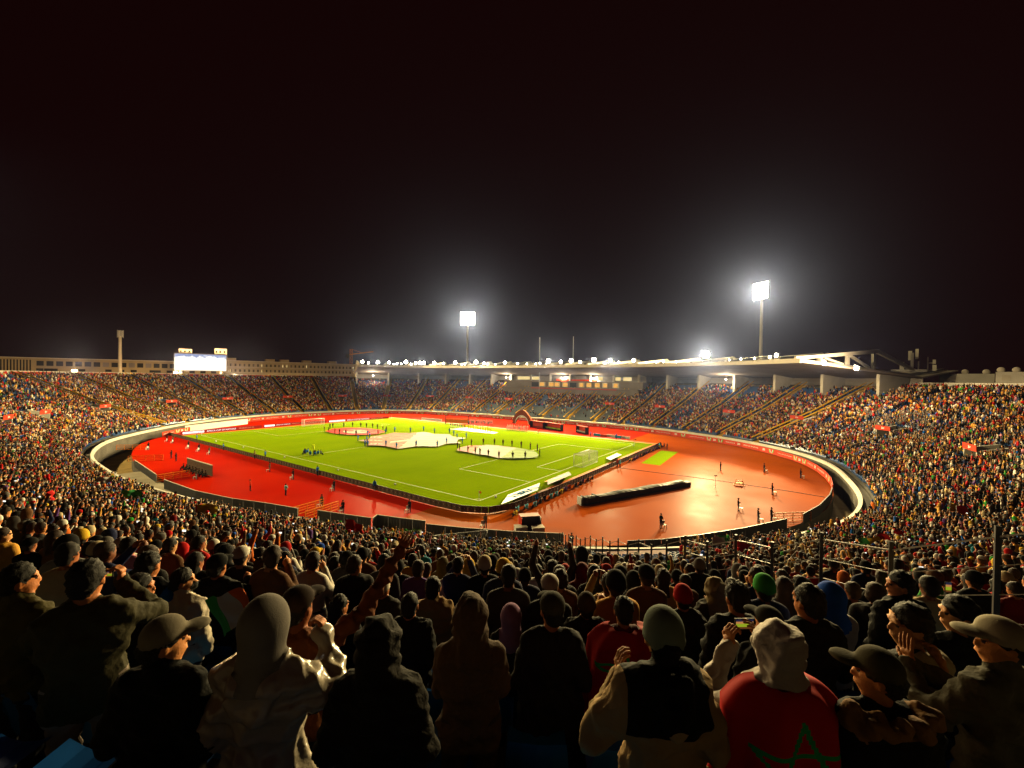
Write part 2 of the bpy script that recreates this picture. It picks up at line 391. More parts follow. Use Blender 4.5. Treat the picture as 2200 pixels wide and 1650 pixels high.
for u in AISLES:
    if aisle_yellow(u): aisle_flight(u, 0, NROWS)

# ------------------------------------------------------------------ vomitories: red-bannered entrances half way up the bowl
VOMS = []
def vomitory(u, label, o=15.5, w=3.6):
    p, n = fu(u); i = row_at(o); z = ROW_Z[i]; q = p+n*ROW_O[i]
    root = empty('stand_entrance', W(q[0], q[1], z), rotz_dir((-n[0], n[1])))   # local +Y points outward (up the bowl)
    tag(root, label, 'entrance', 'red bannered entrances half way up the stand')
    d = 4.0; zt = prof(o+d)-z+.9
    for sx in (-1, 1):
        b = MB(); x0, x1 = sx*w/2, sx*(w/2+.22)
        x0, x1 = min(x0, x1), max(x0, x1)
        b.hexa([(x0,0,0),(x1,0,0),(x1,d,0),(x0,d,0),(x0,0,zt-.9),(x1,0,zt-.9),(x1,d,zt),(x0,d,zt)]); b.build('side_wall', M['white_wall'], root)
    b = MB(); b.box((0, d-.1, zt/2-.2), (w, .15, zt)); b.build('back_wall', M['dark'], root)
    b = MB(); b.hexa([(-w/2-.3,-.08,zt-1.0),(w/2+.3,-.08,zt-1.0),(w/2+.3,.0,zt-1.0),(-w/2-.3,.0,zt-1.0),(-w/2-.3,-.14,zt-.02),(w/2+.3,-.14,zt-.02),(w/2+.3,-.06,zt-.02),(-w/2-.3,-.06,zt-.02)])
    bn = b.build('banner', M['red_board'], root)
    b = MB(); b.box((-.15, -.13, zt-.5), (.16, .02, .5)); b.box((.25, -.13, zt-.42), (.5, .02, .1)); b.box((.25, -.13, zt-.6), (.5, .02, .1)); b.build('banner_emblem', M['white_paint'], bn)
    VOMS.append((u, o, w, d))
def u_px(x, y, o, z=None):
    z = prof(o) if z is None else z
    best, bu = 1e9, 0
    for i in range(0, NF*2):
        u = i/(NF*2); P = bowl(u, o, z); px, py, d = proj(P)
        if d < 1: continue
        e = (px-x)**2+(py-y)**2
        if e < best: best, bu = e, u
    return bu
for x, y, lab in ((10,893,'leftmost red bannered stand entrance at the left edge of the photo'),(90,886,'second red bannered stand entrance from the left edge of the photo'),(222,872,'third red bannered stand entrance from the left edge of the photo'),
                  (365,862,'red bannered stand entrance below the scoreboard, left of centre'),(487,857,'red bannered stand entrance right of the scoreboard'),(618,854,'red bannered stand entrance above the far goal, left one'),
                  (735,853,'red bannered stand entrance just left of the roof end'),(830,854,'first red bannered stand entrance under the left end of the roof'),(925,855,'second red bannered stand entrance under the roof, counting from left'),
                  (1008,858,'red bannered stand entrance left of the orange arch'),(1095,861,'red bannered stand entrance above the orange arch'),(1310,871,'red bannered stand entrance right of the lit boxes'),
                  (1417,877,'red bannered stand entrance left of the diagonal yellow aisle'),(1566,887,'red bannered stand entrance right of the diagonal yellow aisle'),(1712,902,'red bannered stand entrance below the right end of the roof'),
                  (1900,922,'red and white stand entrance among red clad spectators on the right'),(2095,962,'rightmost red and white stand entrance, nearest the camera')):
    vomitory(u_px(x, y+6, 15.5), lab)

# ------------------------------------------------------------------ canopy roof over the main stand
def zr(o):     # underside of the roof
    return 23.0+(19.4-23.0)*(o-8)/(43-8) if o <= 43 else 19.4+(21.3-19.4)*(o-43)/11
roof = empty('roof', (0, 0, 0)); tag(roof, 'long curved canopy roof with tan underside and white edge over the main stand', 'roof')
ring_profile('soffit', [(8.6, zr(8.6)), (8.6, zr(8.6)+.35), (26, zr(26)+.6), (43, zr(43)+.35), (43, zr(43))], M['soffit'], roof, rng=under_roof)
ring_profile('edge_beam', [(8, 22.85), (8, 24.0), (8.59, 24.0), (8.59, 22.85)], M['cream'], roof, rng=under_roof)
ring_profile('back_canopy', [(43.01, zr(43)), (43.01, zr(43)+.34), (54, zr(54)+.34), (54, zr(54))], M['cream'], roof, rng=under_roof)
ring_profile('back_wall', [(O_RIM+1.65, Z_RIM-2), (O_RIM+1.65, 19.35), (O_RIM+1.95, 19.35), (O_RIM+1.95, Z_RIM-2)], M['cream'], roof, rng=under_roof)
u0 = U_RL; du = (U_RR-U_RL+.5) % 1.0-.5
NFR = 19
def frame(u, end=False):
    p, n = fu(u); rz = rotz_dir((-n[0], n[1])); o = empty('f'); bpy.data.objects.remove(o)
    base = W(p[0], p[1], 0); Mx = Matrix.Translation(base) @ Matrix.Rotation(rz, 4, 'Z')
    def T(x, oo, z): return Mx @ Vector((x, oo, z))
    b = MB(); th = .35
    def plate(poly):
        a = [T(-th, q[0], q[1]) for q in poly]; c = [T(th, q[0], q[1]) for q in poly]
        b.poly(a[::-1]); b.poly(c)
        for i in range(len(poly)):
            j = (i+1) % len(poly); b.quad(a[i], a[j], c[j], c[i])
    def member(o1, z1, o2, z2, h1, h2):
        plate([(o1, z1-h1/2), (o2, z2-h2/2), (o2, z2+h2/2), (o1, z1+h1/2)])
    # top chord, bottom chord, verticals and diagonals of the truss fin
    member(8.6, 24.1, 33, 26.4, .8, 1.0); member(33.02, 26.4, 47, 20.6, 1.0, .7)
    member(9, 23.75, 43, zr(43)+.85, .55, .8); member(43.02, zr(43)+.85, 54, zr(54)+.7, .8, .4)
    for oo in (16, 24, 32):
        zb = zr(oo)+.9; zt = 24.1+(26.4-24.1)*(oo-8.6)/24.4
        member(oo-.35, (zb+zt)/2, oo+.35, (zb+zt)/2, zt-zb-.8, zt-zb-.8)
    for o1, o2 in ((17, 22.6), (25, 30.6)):
        member(o1, 24.1+(26.4-24.1)*(o1-8.6)/24.4-.6, o2, zr(o2)+1.3, .5, .5)
    b.build('truss_fin', M['white_wall'], roof)
    b = MB(); i = row_at(32)
    pl = [(33.5, prof(33.5)-.3), (43, prof(41)-.3), (43, zr(43)+.05), (33.5, zr(33.5)-.02)]
    a = [T(-.4, *q) for q in pl]; c = [T(.4, *q) for q in pl]
    b.poly(a[::-1]); b.poly(c)
    for i in range(4): b.quad(a[i], a[(i+1) % 4], c[(i+1) % 4], c[i])
    b.build('column_fin', M['white_wall'], roof)
for k in range(NFR):
    frame((u0+du*(.004+.992*k/(NFR-1))) % 1.0)

# ------------------------------------------------------------------ floodlights on the roof edge
LB = MB(); LB.box((0, 0, 0), (1, .5, 1)); HOUSE = LB.mesh('housing', M['grey_metal'])
LB = MB(); LB.poly([(.44*math.cos(a), .26, .44*math.sin(a)) for a in np.linspace(0, 2*math.pi, 16, endpoint=False)][::-1]); LENS = LB.mesh('lens', M['lamp_face'])
LB = MB(); LB.bar((-.55, 0, -.9), (-.55, 0, .1), .08); LB.bar((.55, 0, -.9), (.55, 0, .1), .08); LB.bar((-.55, 0, -.9), (.55, 0, -.9), .08); BRK = LB.mesh('bracket', M['steel'])
EDGE = [((u0+du*k/1200) % 1.0) for k in range(1201)]
EDGEP = [bowl(u, 8.3, 24.6) for u in EDGE]; EDGEX = np.array([proj(p)[0] for p in EDGEP])
def roof_lamp(x, size, power, label, dz=0., oo=None, aim=(30, 10)):
    i = int(np.argmin(np.abs(EDGEX-x))); P = Vector(EDGEP[i]); P.z = 24.02+.92*size+dz
    t = W(aim[0], aim[1], 17.7 if aim[0] == -38 else 0); v = t-P
    root = empty('roof_floodlight', P, rotz_dir((v.x, v.y))); root.scale = (size,)*3
    tag(root, label, 'floodlight', 'floodlights along the roof edge')
    link('housing', HOUSE, root); link('lens', LENS, root); link('bracket', BRK, root)
    if power:
        ld = bpy.data.lights.new('flood_beam', 'SPOT'); ld.energy = power; ld.color = LIGHT_TINT; ld.spot_size = math.radians(150 if size < 2.5 else 70); ld.spot_blend = .6 if size < 2.5 else 1.0; ld.shadow_soft_size = .35*size
        lo = bpy.data.objects.new('flood_beam', ld); COL.objects.link(lo)
        d = v.normalized(); lo.location = P+d*.5*size; lo.rotation_euler = d.to_track_quat('-Z', 'Y').to_euler()
ORD = ['first','second','third','fourth','fifth','sixth','seventh','eighth','ninth','tenth','eleventh','twelfth','thirteenth','fourteenth','fifteenth','sixteenth','seventeenth','eighteenth','nineteenth','twentieth','twenty-first','twenty-second','twenty-third','twenty-fourth','twenty-fifth','twenty-sixth','twenty-seventh','twenty-eighth','twenty-ninth','thirtieth','thirty-first','thirty-second','thirty-third','thirty-fourth','thirty-fifth','thirty-sixth','thirty-seventh','thirty-eighth','thirty-ninth','fortieth','forty-first','forty-second','forty-third','forty-fourth','forty-fifth']
LAMPS = [(779,1.5,0),(791,1.0,0),(812,1.4,2),(836,1.4,0),(846,0.6,0),(853,0.9,0),(862,0.7,0),(872,1.8,0),(884,0.7,0),(893,1.3,0),(902,1.5,2),(911,1.5,0),(933,1.5,0),(953,1.1,0),(978,1.6,0),(992,0.6,0),(998,0.7,0),(1023,1.8,2),(1040,1.2,0),(1048,0.7,0),(1064,0.5,0),(1085,1.4,0),(1112,0.9,0),(1132,0.6,0),(1151,0.6,0),(1160,0.8,0),(1179,1.9,2),(1205,1.4,0),(1228,1.8,0),(1247,1.1,0),(1277,1.9,0),(1299,0.5,0),(1312,1.5,2),(1329,0.8,0),(1362,1.4,0),(1389,0.5,0),(1411,0.5,0),(1426,0.8,0),(1453,0.5,0),(1516,2.6,6),(1567,0.5,0),(1593,0.65,0),(1622,0.6,0),(1655,0.8,0),(1669,1.2,0)]
for k, (x, sz, pw) in enumerate(LAMPS):
    roof_lamp(x, sz, pw*K_ROOF, f'{ORD[k]} lit floodlight along the roof edge counting from its left end' if pw < 5 else 'biggest glaring floodlight on the roof edge, towards its right end', aim=(-38, -46) if pw > 4 else (30, 10))
# two lamps on the right end truss
def end_lamp(x, y, D, label):
    P = at_d(x, y, D); v = W(0, 0, 0)-P; root = empty('roof_floodlight', P, rotz_dir((v.x, v.y))); tag(root, label, 'floodlight', 'floodlights along the roof edge'); root.scale = (.8,)*3
    link('housing', HOUSE, root); link('lens', LENS, root); link('bracket', BRK, root)
    ld = bpy.data.lights.new('flood_beam', 'POINT'); ld.energy = 9e3; ld.color = (1, .74, .42); ld.shadow_soft_size = .3
    lo = bpy.data.objects.new('flood_beam', ld); COL.objects.link(lo); d = v.normalized(); lo.location = P+d*.9
end_lamp(1771, 778, 101, 'warm floodlight hung on the right end of the roof, upper one'); end_lamp(1840, 789, 101, 'warm floodlight hung on the right end of the roof, lower rightmost one')

# small work lamps under the roof
for x, y, oo, lab in ((802, 800, 30, 'small white lamp under the left end of the roof'), (1088, 811, 33, 'small white lamp under the roof left of the lit boxes'), (1207, 813, 33, 'small white lamp under the roof above the left boxes'), (1275, 816, 33, 'small white lamp under the roof above the right boxes'), (1560, 822, 33, 'small lamp under the roof towards its right end')):
    best = min((((proj(bowl(q, oo, 18.6))[0]-x)**2, q) for q in EDGE))[1]; P = bowl(best, oo, 18.6); root = empty('work_lamp', P, rotz_dir((CAM[0]-P.x, CAM[1]-P.y))); tag(root, lab, 'lamp', 'work lamps under the roof')
    b = MB(); b.box((0, -.1, 0), (.5, .2, .35)); b.build('housing', M['grey_metal'], root); b = MB(); b.quad((-.22, .02, -.15), (.22, .02, -.15), (.22, .02, .15), (-.22, .02, .15)); b.build('lens', M['lamp_face'], root); b = MB(); b.tube([(0, -.1, .15), (0, -.1, zr(oo)-18.6)], .04, 6); b.build('hanger', M['steel'], root)
    ld = bpy.data.lights.new('work_glow', 'POINT'); ld.energy = 2.6e3; ld.color = (1, .8, .55); ld.shadow_soft_size = .25; lo = bpy.data.objects.new('work_glow', ld); COL.objects.link(lo); v = Vector(CAM)-P; lo.location = P+v.normalized()*.6-Vector((0, 0, .5))
# ------------------------------------------------------------------ floodlight towers
def tower(x, ytop, D, label, lit=True, rows=6, cols=6, z0=-3, pole_r=.55, hw=None):
    P = at_d(x, ytop, D); v = W(45, 30, 0)-P; rz = rotz_dir((v.x, v.y))
    root = empty('floodlight_tower', (P.x, P.y, z0), rz); tag(root, label, 'floodlight tower', 'floodlight towers')
    H = P.z-z0; b = MB(); b.tube([(0, 0, 0), (0, 0, H*.5), (0, 0, H)], [pole_r*1.4, pole_r*1.1, pole_r*.8], 14); b.build('pole', M['cream'], root, smooth=True)
    b = MB(); w = hw or cols*1.05
    for r in range(rows+1): b.bar((-w/2, .3, H-.5+r*1.1), (w/2, .3, H-.5+r*1.1), .14)
    for sx in (-w/2, 0, w/2): b.bar((sx, .3, H-1), (sx, .3, H+rows*1.1-.2), .18)
    b.build('head_frame', M['grey_metal'], root)
    for r in range(rows):
        for c in range(cols):
            hx = (c-(cols-1)/2)*w/cols
            h = link('housing', HOUSE, root); h.location = (hx, .75, H+.1+r*1.1); h.rotation_euler = (-.35, 0, 0); h.scale = (.85,)*3
            if lit: link('lens', LENS, h)
    if lit:
        ld = bpy.data.lights.new('tower_beam', 'SPOT'); ld.energy = K_TOWER; ld.color = LIGHT_TINT; ld.spot_size = math.radians(110); ld.spot_blend = .7; ld.shadow_soft_size = 1.6
        lo = bpy.data.objects.new('tower_beam', ld); COL.objects.link(lo); top = Vector((P.x, P.y, P.z+3)); d = (W(30, 15, 0)-top).normalized()
        lo.location = top+d*3.2; lo.rotation_euler = d.to_track_quat('-Z', 'Y').to_euler()
tower(1005, 697, 243, 'tall lit floodlight tower behind the middle of the roof', cols=8, rows=7)
tower(1637, 641, 159, 'tall lit floodlight tower behind the right end of the roof', cols=6, rows=6)
tower(258, 722, 215, 'unlit brown floodlight mast standing left of the scoreboard', lit=False, rows=3, cols=2, pole_r=.75, hw=2.4)

# the near left tower stands just outside the photograph; only the edge of its glow is in view
P3 = W(123, -66, 58); root = empty('floodlight_tower', (P3.x, P3.y, -3), rotz_dir((60, 60))); tag(root, 'tall lit floodlight tower just outside the left edge', 'floodlight tower', 'floodlight towers')
b = MB(); b.tube([(0, 0, 0), (0, 0, 61)], [.8, .45], 14); b.build('pole', M['cream'], root, smooth=True)
for r in range(5):
    for c in range(6):
        h = link('housing', HOUSE, root); h.location = ((c-2.5)*1.05, .75, 61+r*1.1); h.rotation_euler = (-.35, 0, 0); h.scale = (.85,)*3; link('lens', LENS, h)
ld = bpy.data.lights.new('tower_beam', 'SPOT'); ld.energy = K_TOWER*.62; ld.color = LIGHT_TINT; ld.spot_size = math.radians(84); ld.spot_blend = .5; ld.shadow_soft_size = 1.6
lo = bpy.data.objects.new('tower_beam', ld); COL.objects.link(lo); d = (W(62, 22, 0)-P3).normalized(); lo.location = P3+Vector((0, 0, 3))+d*3.2; lo.rotation_euler = d.to_track_quat('-Z', 'Y').to_euler()
# ------------------------------------------------------------------ boxes and windows under the roof
ub0, ub1 = u_px(1085, 830, 30, 16.5), u_px(1372, 830, 30, 16.5)
vb = empty('hospitality_boxes'); tag(vb, 'row of orange lit hospitality boxes beneath the roof at the middle of the main stand', 'box suite')
def inb(u): return between(u, ub0, ub1)
ring_profile('lower_wall', [(27.5, 10), (27.5, 13.4), (27.9, 13.4), (27.9, 10)], M['box_wall'], vb, rng=inb)
ring_profile('balcony_slab', [(26.4, 13.42), (26.4, 13.95), (33.3, 13.95), (33.3, 13.42)], M['box_wall'], vb, rng=inb)
ring_profile('box_wall', [(31.5, 13.96), (31.5, 17.1), (40, 17.1), (40, 13.96)], M['box_wall'], vb, rng=inb)
ring_profile('upper_wall', [(34.5, 17.12), (34.5, 19.6), (40, 19.6), (40, 17.12)], M['grey_metal'], vb, rng=inb)
def facade_rect(x0, x1, o, z0, z1, m, name, parent, depth=.08):
    ua, uc = u_px(x0, 825, o, (z0+z1)/2), u_px(x1, 825, o, (z0+z1)/2)
    b = MB(); a, c = bowl(ua, o-.01, z0), bowl(uc, o-.01, z0); n = Vector((0, 0, 1)).cross(c-a).normalized()*depth
    if (Vector((CAM[0], CAM[1], 0))-a).dot(n) < 0: n = -n
    up = Vector((0, 0, z1-z0)); b.hexa([a, c, c+n, a+n, a+up, c+up, c+n+up, a+n+up]); return b.build(name, m, parent)
for x in (1165, 1184, 1197, 1214, 1249, 1266, 1284, 1300, 1323):
    f = facade_rect(x-6, x+6, 31.5, 14.3, 16.5, M['white_wall'], 'window_frame', vb, .1)
    facade_rect(x-4.6, x+4.6, 31.35, 14.5, 16.3, M['window_lit'], 'pane', f, .1)
for x in (1150, 1231): facade_rect(x-7, x+7, 31.5, 14.2, 16.4, M['glass'], 'dark_window', vb)
for x0, x1 in ((1112, 1160), (1284, 1296), (1322, 1334), (1340, 1356)): facade_rect(x0, x1, 34.5, 17.6, 19.2, M['window_pale'], 'lit_glazing', vb)
facade_rect(1195, 1282, 34.0, 17.2, 18.0, M['red_board'], 'red_sign', vb, .15)
facade_rect(1140, 1325, 26.35, 13.45, 13.75, M['red_board'], 'balcony_stripe', vb, .05)

# ------------------------------------------------------------------ beyond the rim: scoreboard, buildings, crane, masts, roof plant
def face_cam_rz(P): v = Vector(CAM)-Vector(P); return rotz_dir((v.x, v.y))
D = 208; P = at_d(432, 797, D); rz = face_cam_rz(P)
sb = empty('scoreboard', (P.x, P.y, 14.5), rz); tag(sb, 'bright white video scoreboard on the stand rim in front of two block towers', 'scoreboard')
k = D/FPX; w, h = 91*k, 37*k; zb = P.z-14.5
b = MB(); b.box((0, -.5, zb+h/2), (w, .8, h)); b.build('cabinet', M['dark_metal'], sb)
def screen_mat():
    m, nt, N, L, bb = _nt('video_screen'); N.remove(bb); e = N.new('ShaderNodeEmission'); tc = N.new('ShaderNodeTexCoord'); nz = N.new('ShaderNodeTexNoise'); nz.inputs['Scale'].default_value = .35; nz.inputs['Detail'].default_value = 6
    L.new(tc.outputs['Object'], nz.inputs['Vector']); sp = N.new('ShaderNodeSeparateXYZ'); L.new(tc.outputs['Object'], sp.inputs[0])
    r = N.new('ShaderNodeValToRGB'); el = r.color_ramp.elements; el[0].position = .40; el[0].color = (.22, .26, .42, 1); el[1].position = .60; el[1].color = (1, .96, .86, 1)
    mr = N.new('ShaderNodeMapRange'); mr.inputs[1].default_value = zb+h*.95; mr.inputs[2].default_value = zb+h*.65; mr.inputs[3].default_value = -.2; mr.inputs[4].default_value = .25; L.new(sp.outputs['Z'], mr.inputs[0])
    ad = N.new('ShaderNodeMath'); ad.operation = 'ADD'; L.new(nz.outputs['Fac'], ad.inputs[0]); L.new(mr.outputs[0], ad.inputs[1])
    L.new(ad.outputs[0], r.inputs[0]); L.new(r.outputs[0], e.inputs[0]); e.inputs[1].default_value = 1.35
    L.new(e.outputs[0], N['Material Output'].inputs[0]); return m
b = MB(); b.quad((-w/2+.3, -.08, zb+.3), (w/2-.3, -.08, zb+.3), (w/2-.3, -.08, zb+h-.3), (-w/2+.3, -.08, zb+h-.3)); b.build('screen', screen_mat(), sb)
for sx in (-w*.38, w*.38):
    b = MB(); b.box((sx, -.5, zb/2), (.8, .7, zb)); b.build('support_post', M['grey_metal'], sb)
for sx, hh in ((-w*.38, 13*k), (w*.29, 9*k)):
    b = MB(); b.box((sx, -2.2, zb+h*.55+hh/2), (22*k, 2.2, h*.9+hh)); blk = b.build('block_tower', M['cream'], sb)
    for q in (-.3, .05, .36):
        b = MB(); b.box((sx+q*22*k, -1.07, zb+h+hh*.45), (3.4*k, .1, hh*.4)); b.build('opening', M['dark'], blk)

def building(name, label, x0, y0, x1, y1, ybot, D0, D1, rows, mat_wall, wins, floors=True):
    """straight facade between two pixels at two depths, real windows recessed as parts"""
    A, Bq = at_d(x0, y0, D0), at_d(x1, y1, D1); zt = (A.z+Bq.z)/2
    A.z = Bq.z = 0; L = (Bq-A).length; e = (Bq-A).normalized(); rz = math.atan2(e.y, e.x)
    root = empty(name, (A.x, A.y, -3), rz); tag(root, label, 'building'); zt += 3
    b = MB(); b.box((L/2, 7.2, zt/2), (L, 14, zt)); wl = b.build('wall', mat_wall, root)
    b = MB(); b.box((L/2, 7.2, zt+.2), (L+.6, 14.6, .4)); b.build('parapet', M['cream'], root)
    for (f0, f1, z0, z1, m) in wins:
        cx, ww = (f0+f1)/2*L, (f1-f0)*L
        b = MB(); b.box((cx, .17, zt-(z0+z1)/2), (ww, .1, z1-z0)); fr = b.build('window', m, root)
    return root, L, zt
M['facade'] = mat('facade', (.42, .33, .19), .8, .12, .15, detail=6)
M['hotel_facade'] = mat('facade_pale', (.50, .42, .28), .8, .1, .15)  # paler wall colour of the hotel block
wins = []
xs = [0.40,.455,.505,.55,.59,.64,.70,.745,.785,.83,.875,.915,.955]
R2 = random.Random(3)
for q in np.linspace(.34, .975, 22):
    wins.append((q-.011, q+.011, 1.4, 4.0, M['dark'] if R2.random() < .75 else M['grey_print']))
for q in np.linspace(.34, .96, 15):
    if R2.random() < .85: wins.append((q-.012-(.02 if R2.random() < .3 else 0), q+.010, 5.4, 6.8, M['dark']))
for q in np.linspace(.205, .31, 12): wins.append((q-.0022, q+.0022, .9, 7.4, M['dark']))
building('long_building', 'long pale two storey building with square dark windows behind the left stand', -180, 764, 480, 779, 805, 200, 262, 2, M['facade'], wins)
wins = []
for z in (1.7, 5.4, 9.0):
    for q in np.linspace(.02, .98, 38):
        lit = R2.random() < .07
        wins.append((q-.0048, q-.0006, z, z+1.7, M['window_pale'] if lit else M['dark'])); wins.append((q+.0006, q+.0048, z, z+1.7, M['dark'] if R2.random() < .8 else M['grey_print']))
hb, L, zt = building('hotel_block', 'long three storey hotel with paired windows behind the far stand', 478, 776, 800, 784, 810, 268, 330, 3, M['hotel_facade'], wins)
for z in (3.9, 7.6):
    b = MB(); b.box((L/2, .06, zt-z), (L, .3, .35)); b.build('floor_band', M['cream'], hb)
for q in (.05, .28, .37, .52, .7):
    b = MB(); b.box((q*L, 5, zt+1.2), (5.5, 5, 1.8)); b.build('rooftop_hut', M['facade'], hb)

D = 330; P = at_d(754, 800, D); rz = face_cam_rz(P); k = D/FPX
cr = empty('tower_crane', (P.x, P.y, -3), rz); tag(cr, 'dim tower crane standing behind the left end of the roof', 'crane')
hz = P.z+3; b = MB(); mh = hz+50*k
for sx in (-.8, .8):
    for sy in (-.8, .8): b.bar((sx, sy, 0), (sx, sy, mh), .25)
for i in range(14): b.bar((-.8, .8, mh*i/14), (.8, .8, mh*(i+1)/14), .15)
b.build('mast', M['orange'], cr)
b = MB(); b.bar((8*k, 0, mh-13*k), (-45*k, 0, mh-4*k), .3); b.bar((8*k, 0, mh-12*k), (-45*k, 0, mh-3.6*k), .2); b.bar((0, 0, mh), (-22*k, 0, mh-7*k), .12); b.build('jib', M['orange'], cr)
b = MB(); b.box((7*k, 0, mh-15*k), (2.5, 1.5, 3)); b.build('counterweight', M['concrete'], cr)
for x, y, lab in ((1160, 725, 'thin radio mast behind the roof, left one of two'), (1232, 723, 'thin radio mast behind the roof, right one of two')):
    D = 200; P = at_d(x, y, D); b = MB(); b.tube([(0, 0, 0), (0, 0, P.z+3)], [.22, .12], 6)
    o = b.build('radio_mast', M['steel'], loc=(P.x, P.y, -3)); tag(o, lab, 'mast', 'radio masts')
# antennas and plant on the right end of the roof
def gear(name, label, x, y, D, boxes, cat):
    P = at_d(x, y, D); k = D/FPX; rz = face_cam_rz(P)
    root = empty(name, P, rz); tag(root, label, cat)
    for nm, dx0, dx1, dy0, dy1, dp, m in boxes:
        b = MB(); b.box((-(dx0+dx1)/2*k, 0, -(dy0+dy1)/2*k), (abs(dx1-dx0)*k, dp, abs(dy1-dy0)*k)); b.build(nm, m, root)
    return root
r = gear('antenna_mast', 'white panel antennas on a mast at the right end of the roof', 1960, 800, 112, [('mast', -3, 2, -42, 0, .5, M['steel']), ('panel_antenna', -7, -1, -46, -26, .4, M['white_wall']), ('panel_antenna', 4, 9, -50, -28, .4, M['white_wall']), ('equipment_cabinet', -20, -13, -22, -2, 1.2, M['white_wall']), ('platform', -34, 22, -6, -1, 2.4, M['steel']), ('strut', 8, 10, -24, -4, .3, M['steel'])], 'antenna')
r = gear('small_antenna', 'small pole with two white panel antennas right of the roof antenna mast', 1993, 801, 112, [('pole', -1, 1, -34, 0, .2, M['steel']), ('panel_antenna', 7, 12, -28, -19, .4, M['white_wall']), ('panel_antenna', 7, 13, -17, -4, .4, M['white_wall']), ('arm', 0, 8, -22, -20, .2, M['steel'])], 'antenna')
for x0, x1, y0, y1, D, lab in ((2035, 2115, 803, 822, 108, 'white flat cabin with satellite dishes on the stand rim at right'), (2155, 2215, 799, 822, 96, 'white cabin on the stand rim at the right edge of the photo')):
    P = at_d((x0+x1)/2, y1, D); k = D/FPX; root = empty('rooftop_cabin', P, face_cam_rz(P)); tag(root, lab, 'cabin')
    w, h = (x1-x0)*k, (y1-y0)*k; b = MB(); b.box((0, -2, h/2-.6), (w, 4, h+1.2)); b.build('cabin_wall', M['white_wall'], root)
    b = MB(); b.box((w*.25, .03, h*.45), (w*.2, .06, h*.5)); b.build('door', M['cream'], root)
    for q in (-.36, .02, .38):
        b = MB(); b.sphere((q*w, -1.5, h+.5), .7, 10, 6, sc=(1, .35, 1)); b.build('dish', M['cream'], root, smooth=True)
for x, y, D, lab in ((160, 797, 150, 'warm rim lamp at the far left of the stand top'), (378, 801, 190, 'warm rim lamp just below the scoreboard, left of it'), (507, 806, 205, 'warm rim lamp right of the scoreboard on the stand top')):
    P = at_d(x, y, D); root = empty('rim_lamp', P, face_cam_rz(P)); tag(root, lab, 'lamp', 'warm lamps on the stand rim')
    b = MB(); b.tube([(0, -.3, -4.5), (0, -.3, 0)], .1, 6); b.build('post', M['steel'], root)
    b = MB(); b.box((0, -.25, 0), (1.5, .4, .9)); b.build('housing', M['grey_metal'], root)
    b = MB(); b.quad((-.7, -.04, -.4), (.7, -.04, -.4), (.7, -.04, .4), (-.7, -.04, .4)); b.build('lens', M['small_lamp'], root)
    ld = bpy.data.lights.new('rim_glow', 'POINT'); ld.energy = 75e3; ld.color = (1, .62, .25); ld.shadow_soft_size = .5
    lo = bpy.data.objects.new('rim_glow', ld); COL.objects.link(lo); lo.location = P+Vector((0, 0, 1.2))
# red rim banners
for kk, (x0, x1, y0, y1) in enumerate(((22, 110, 806, 814), (160, 250, 806, 812), (292, 372, 808, 813), (408, 470, 809, 814), (520, 582, 811, 816), (614, 672, 812, 817), (705, 750, 813, 817))):
    ua, uc = u_px(x0, y0, O_RIM+1.1, Z_RIM+.5), u_px(x1, y0, O_RIM+1.1, Z_RIM+.5)
    a, c = bowl(ua, O_RIM+.9, Z_RIM), bowl(uc, O_RIM+.9, Z_RIM); b = MB(); n = Vector((0, 0, 1)).cross(c-a).normalized()*.06; up = Vector((0, 0, .95))
    b.hexa([a, c, c+n, a+n, a+up, c+up, c+n+up, a+n+up]); o = b.build('rim_banner', M['red_board']); tag(o, f'{ORD[kk]} red banner from left along the white rim wall of the left stand', 'banner', 'red banners on the stand rim')
# ------------------------------------------------------------------ figures: one continuous surface from blended bones
SKIN, TOP, BOT, HEAD, SHOE, HAIR, EXTRA, EYE = range(8)
M['skin'] = attr_mat('skin', 'skincol', .62, .3, 90, .3, 18, .3)
M['cloth_top'] = attr_mat('cloth_top', 'topcol', .85, .6, 45, .3, 7, .12, 0)
M['cloth_bottom'] = attr_mat('cloth_bottom', 'botcol', .85, .3, 140, .2, 7, .2)
M['headwear'] = attr_mat('headwear', 'headcol', .9, .22, 150, .25, 9, .08, 0)
M['shoe'] = mat('shoe', (.05, .045, .04), .6, .3, 8)
M['hair'] = attr_mat('hair', 'haircol', .65, .8, 160, .35, 40, .18)
M['cloth_extra'] = attr_mat('cloth_extra', 'extracol', .85, .5, 60, .25, 7, .12, 0)
M['eye'] = mat('eye', (.03, .02, .02), .2, .1)
PMATS = [M[k] for k in ('skin', 'cloth_top', 'cloth_bottom', 'headwear', 'shoe', 'hair', 'cloth_extra', 'eye')]
class Fig:
    def __init__(s): s.p = []
    def rc(s, a, b, ra, rb, m, k=.03, fy=1.0, bias=0.): s.p.append(('c', np.array(a, float), np.array(b, float), ra, rb, m, k, fy, bias)); return s
    def el(s, c, r, m, k=.02, cut=None, bias=0., sub=None): s.p.append(('e', np.array(c, float), np.array(r, float), cut, sub, m, k, 1.0, bias)); return s
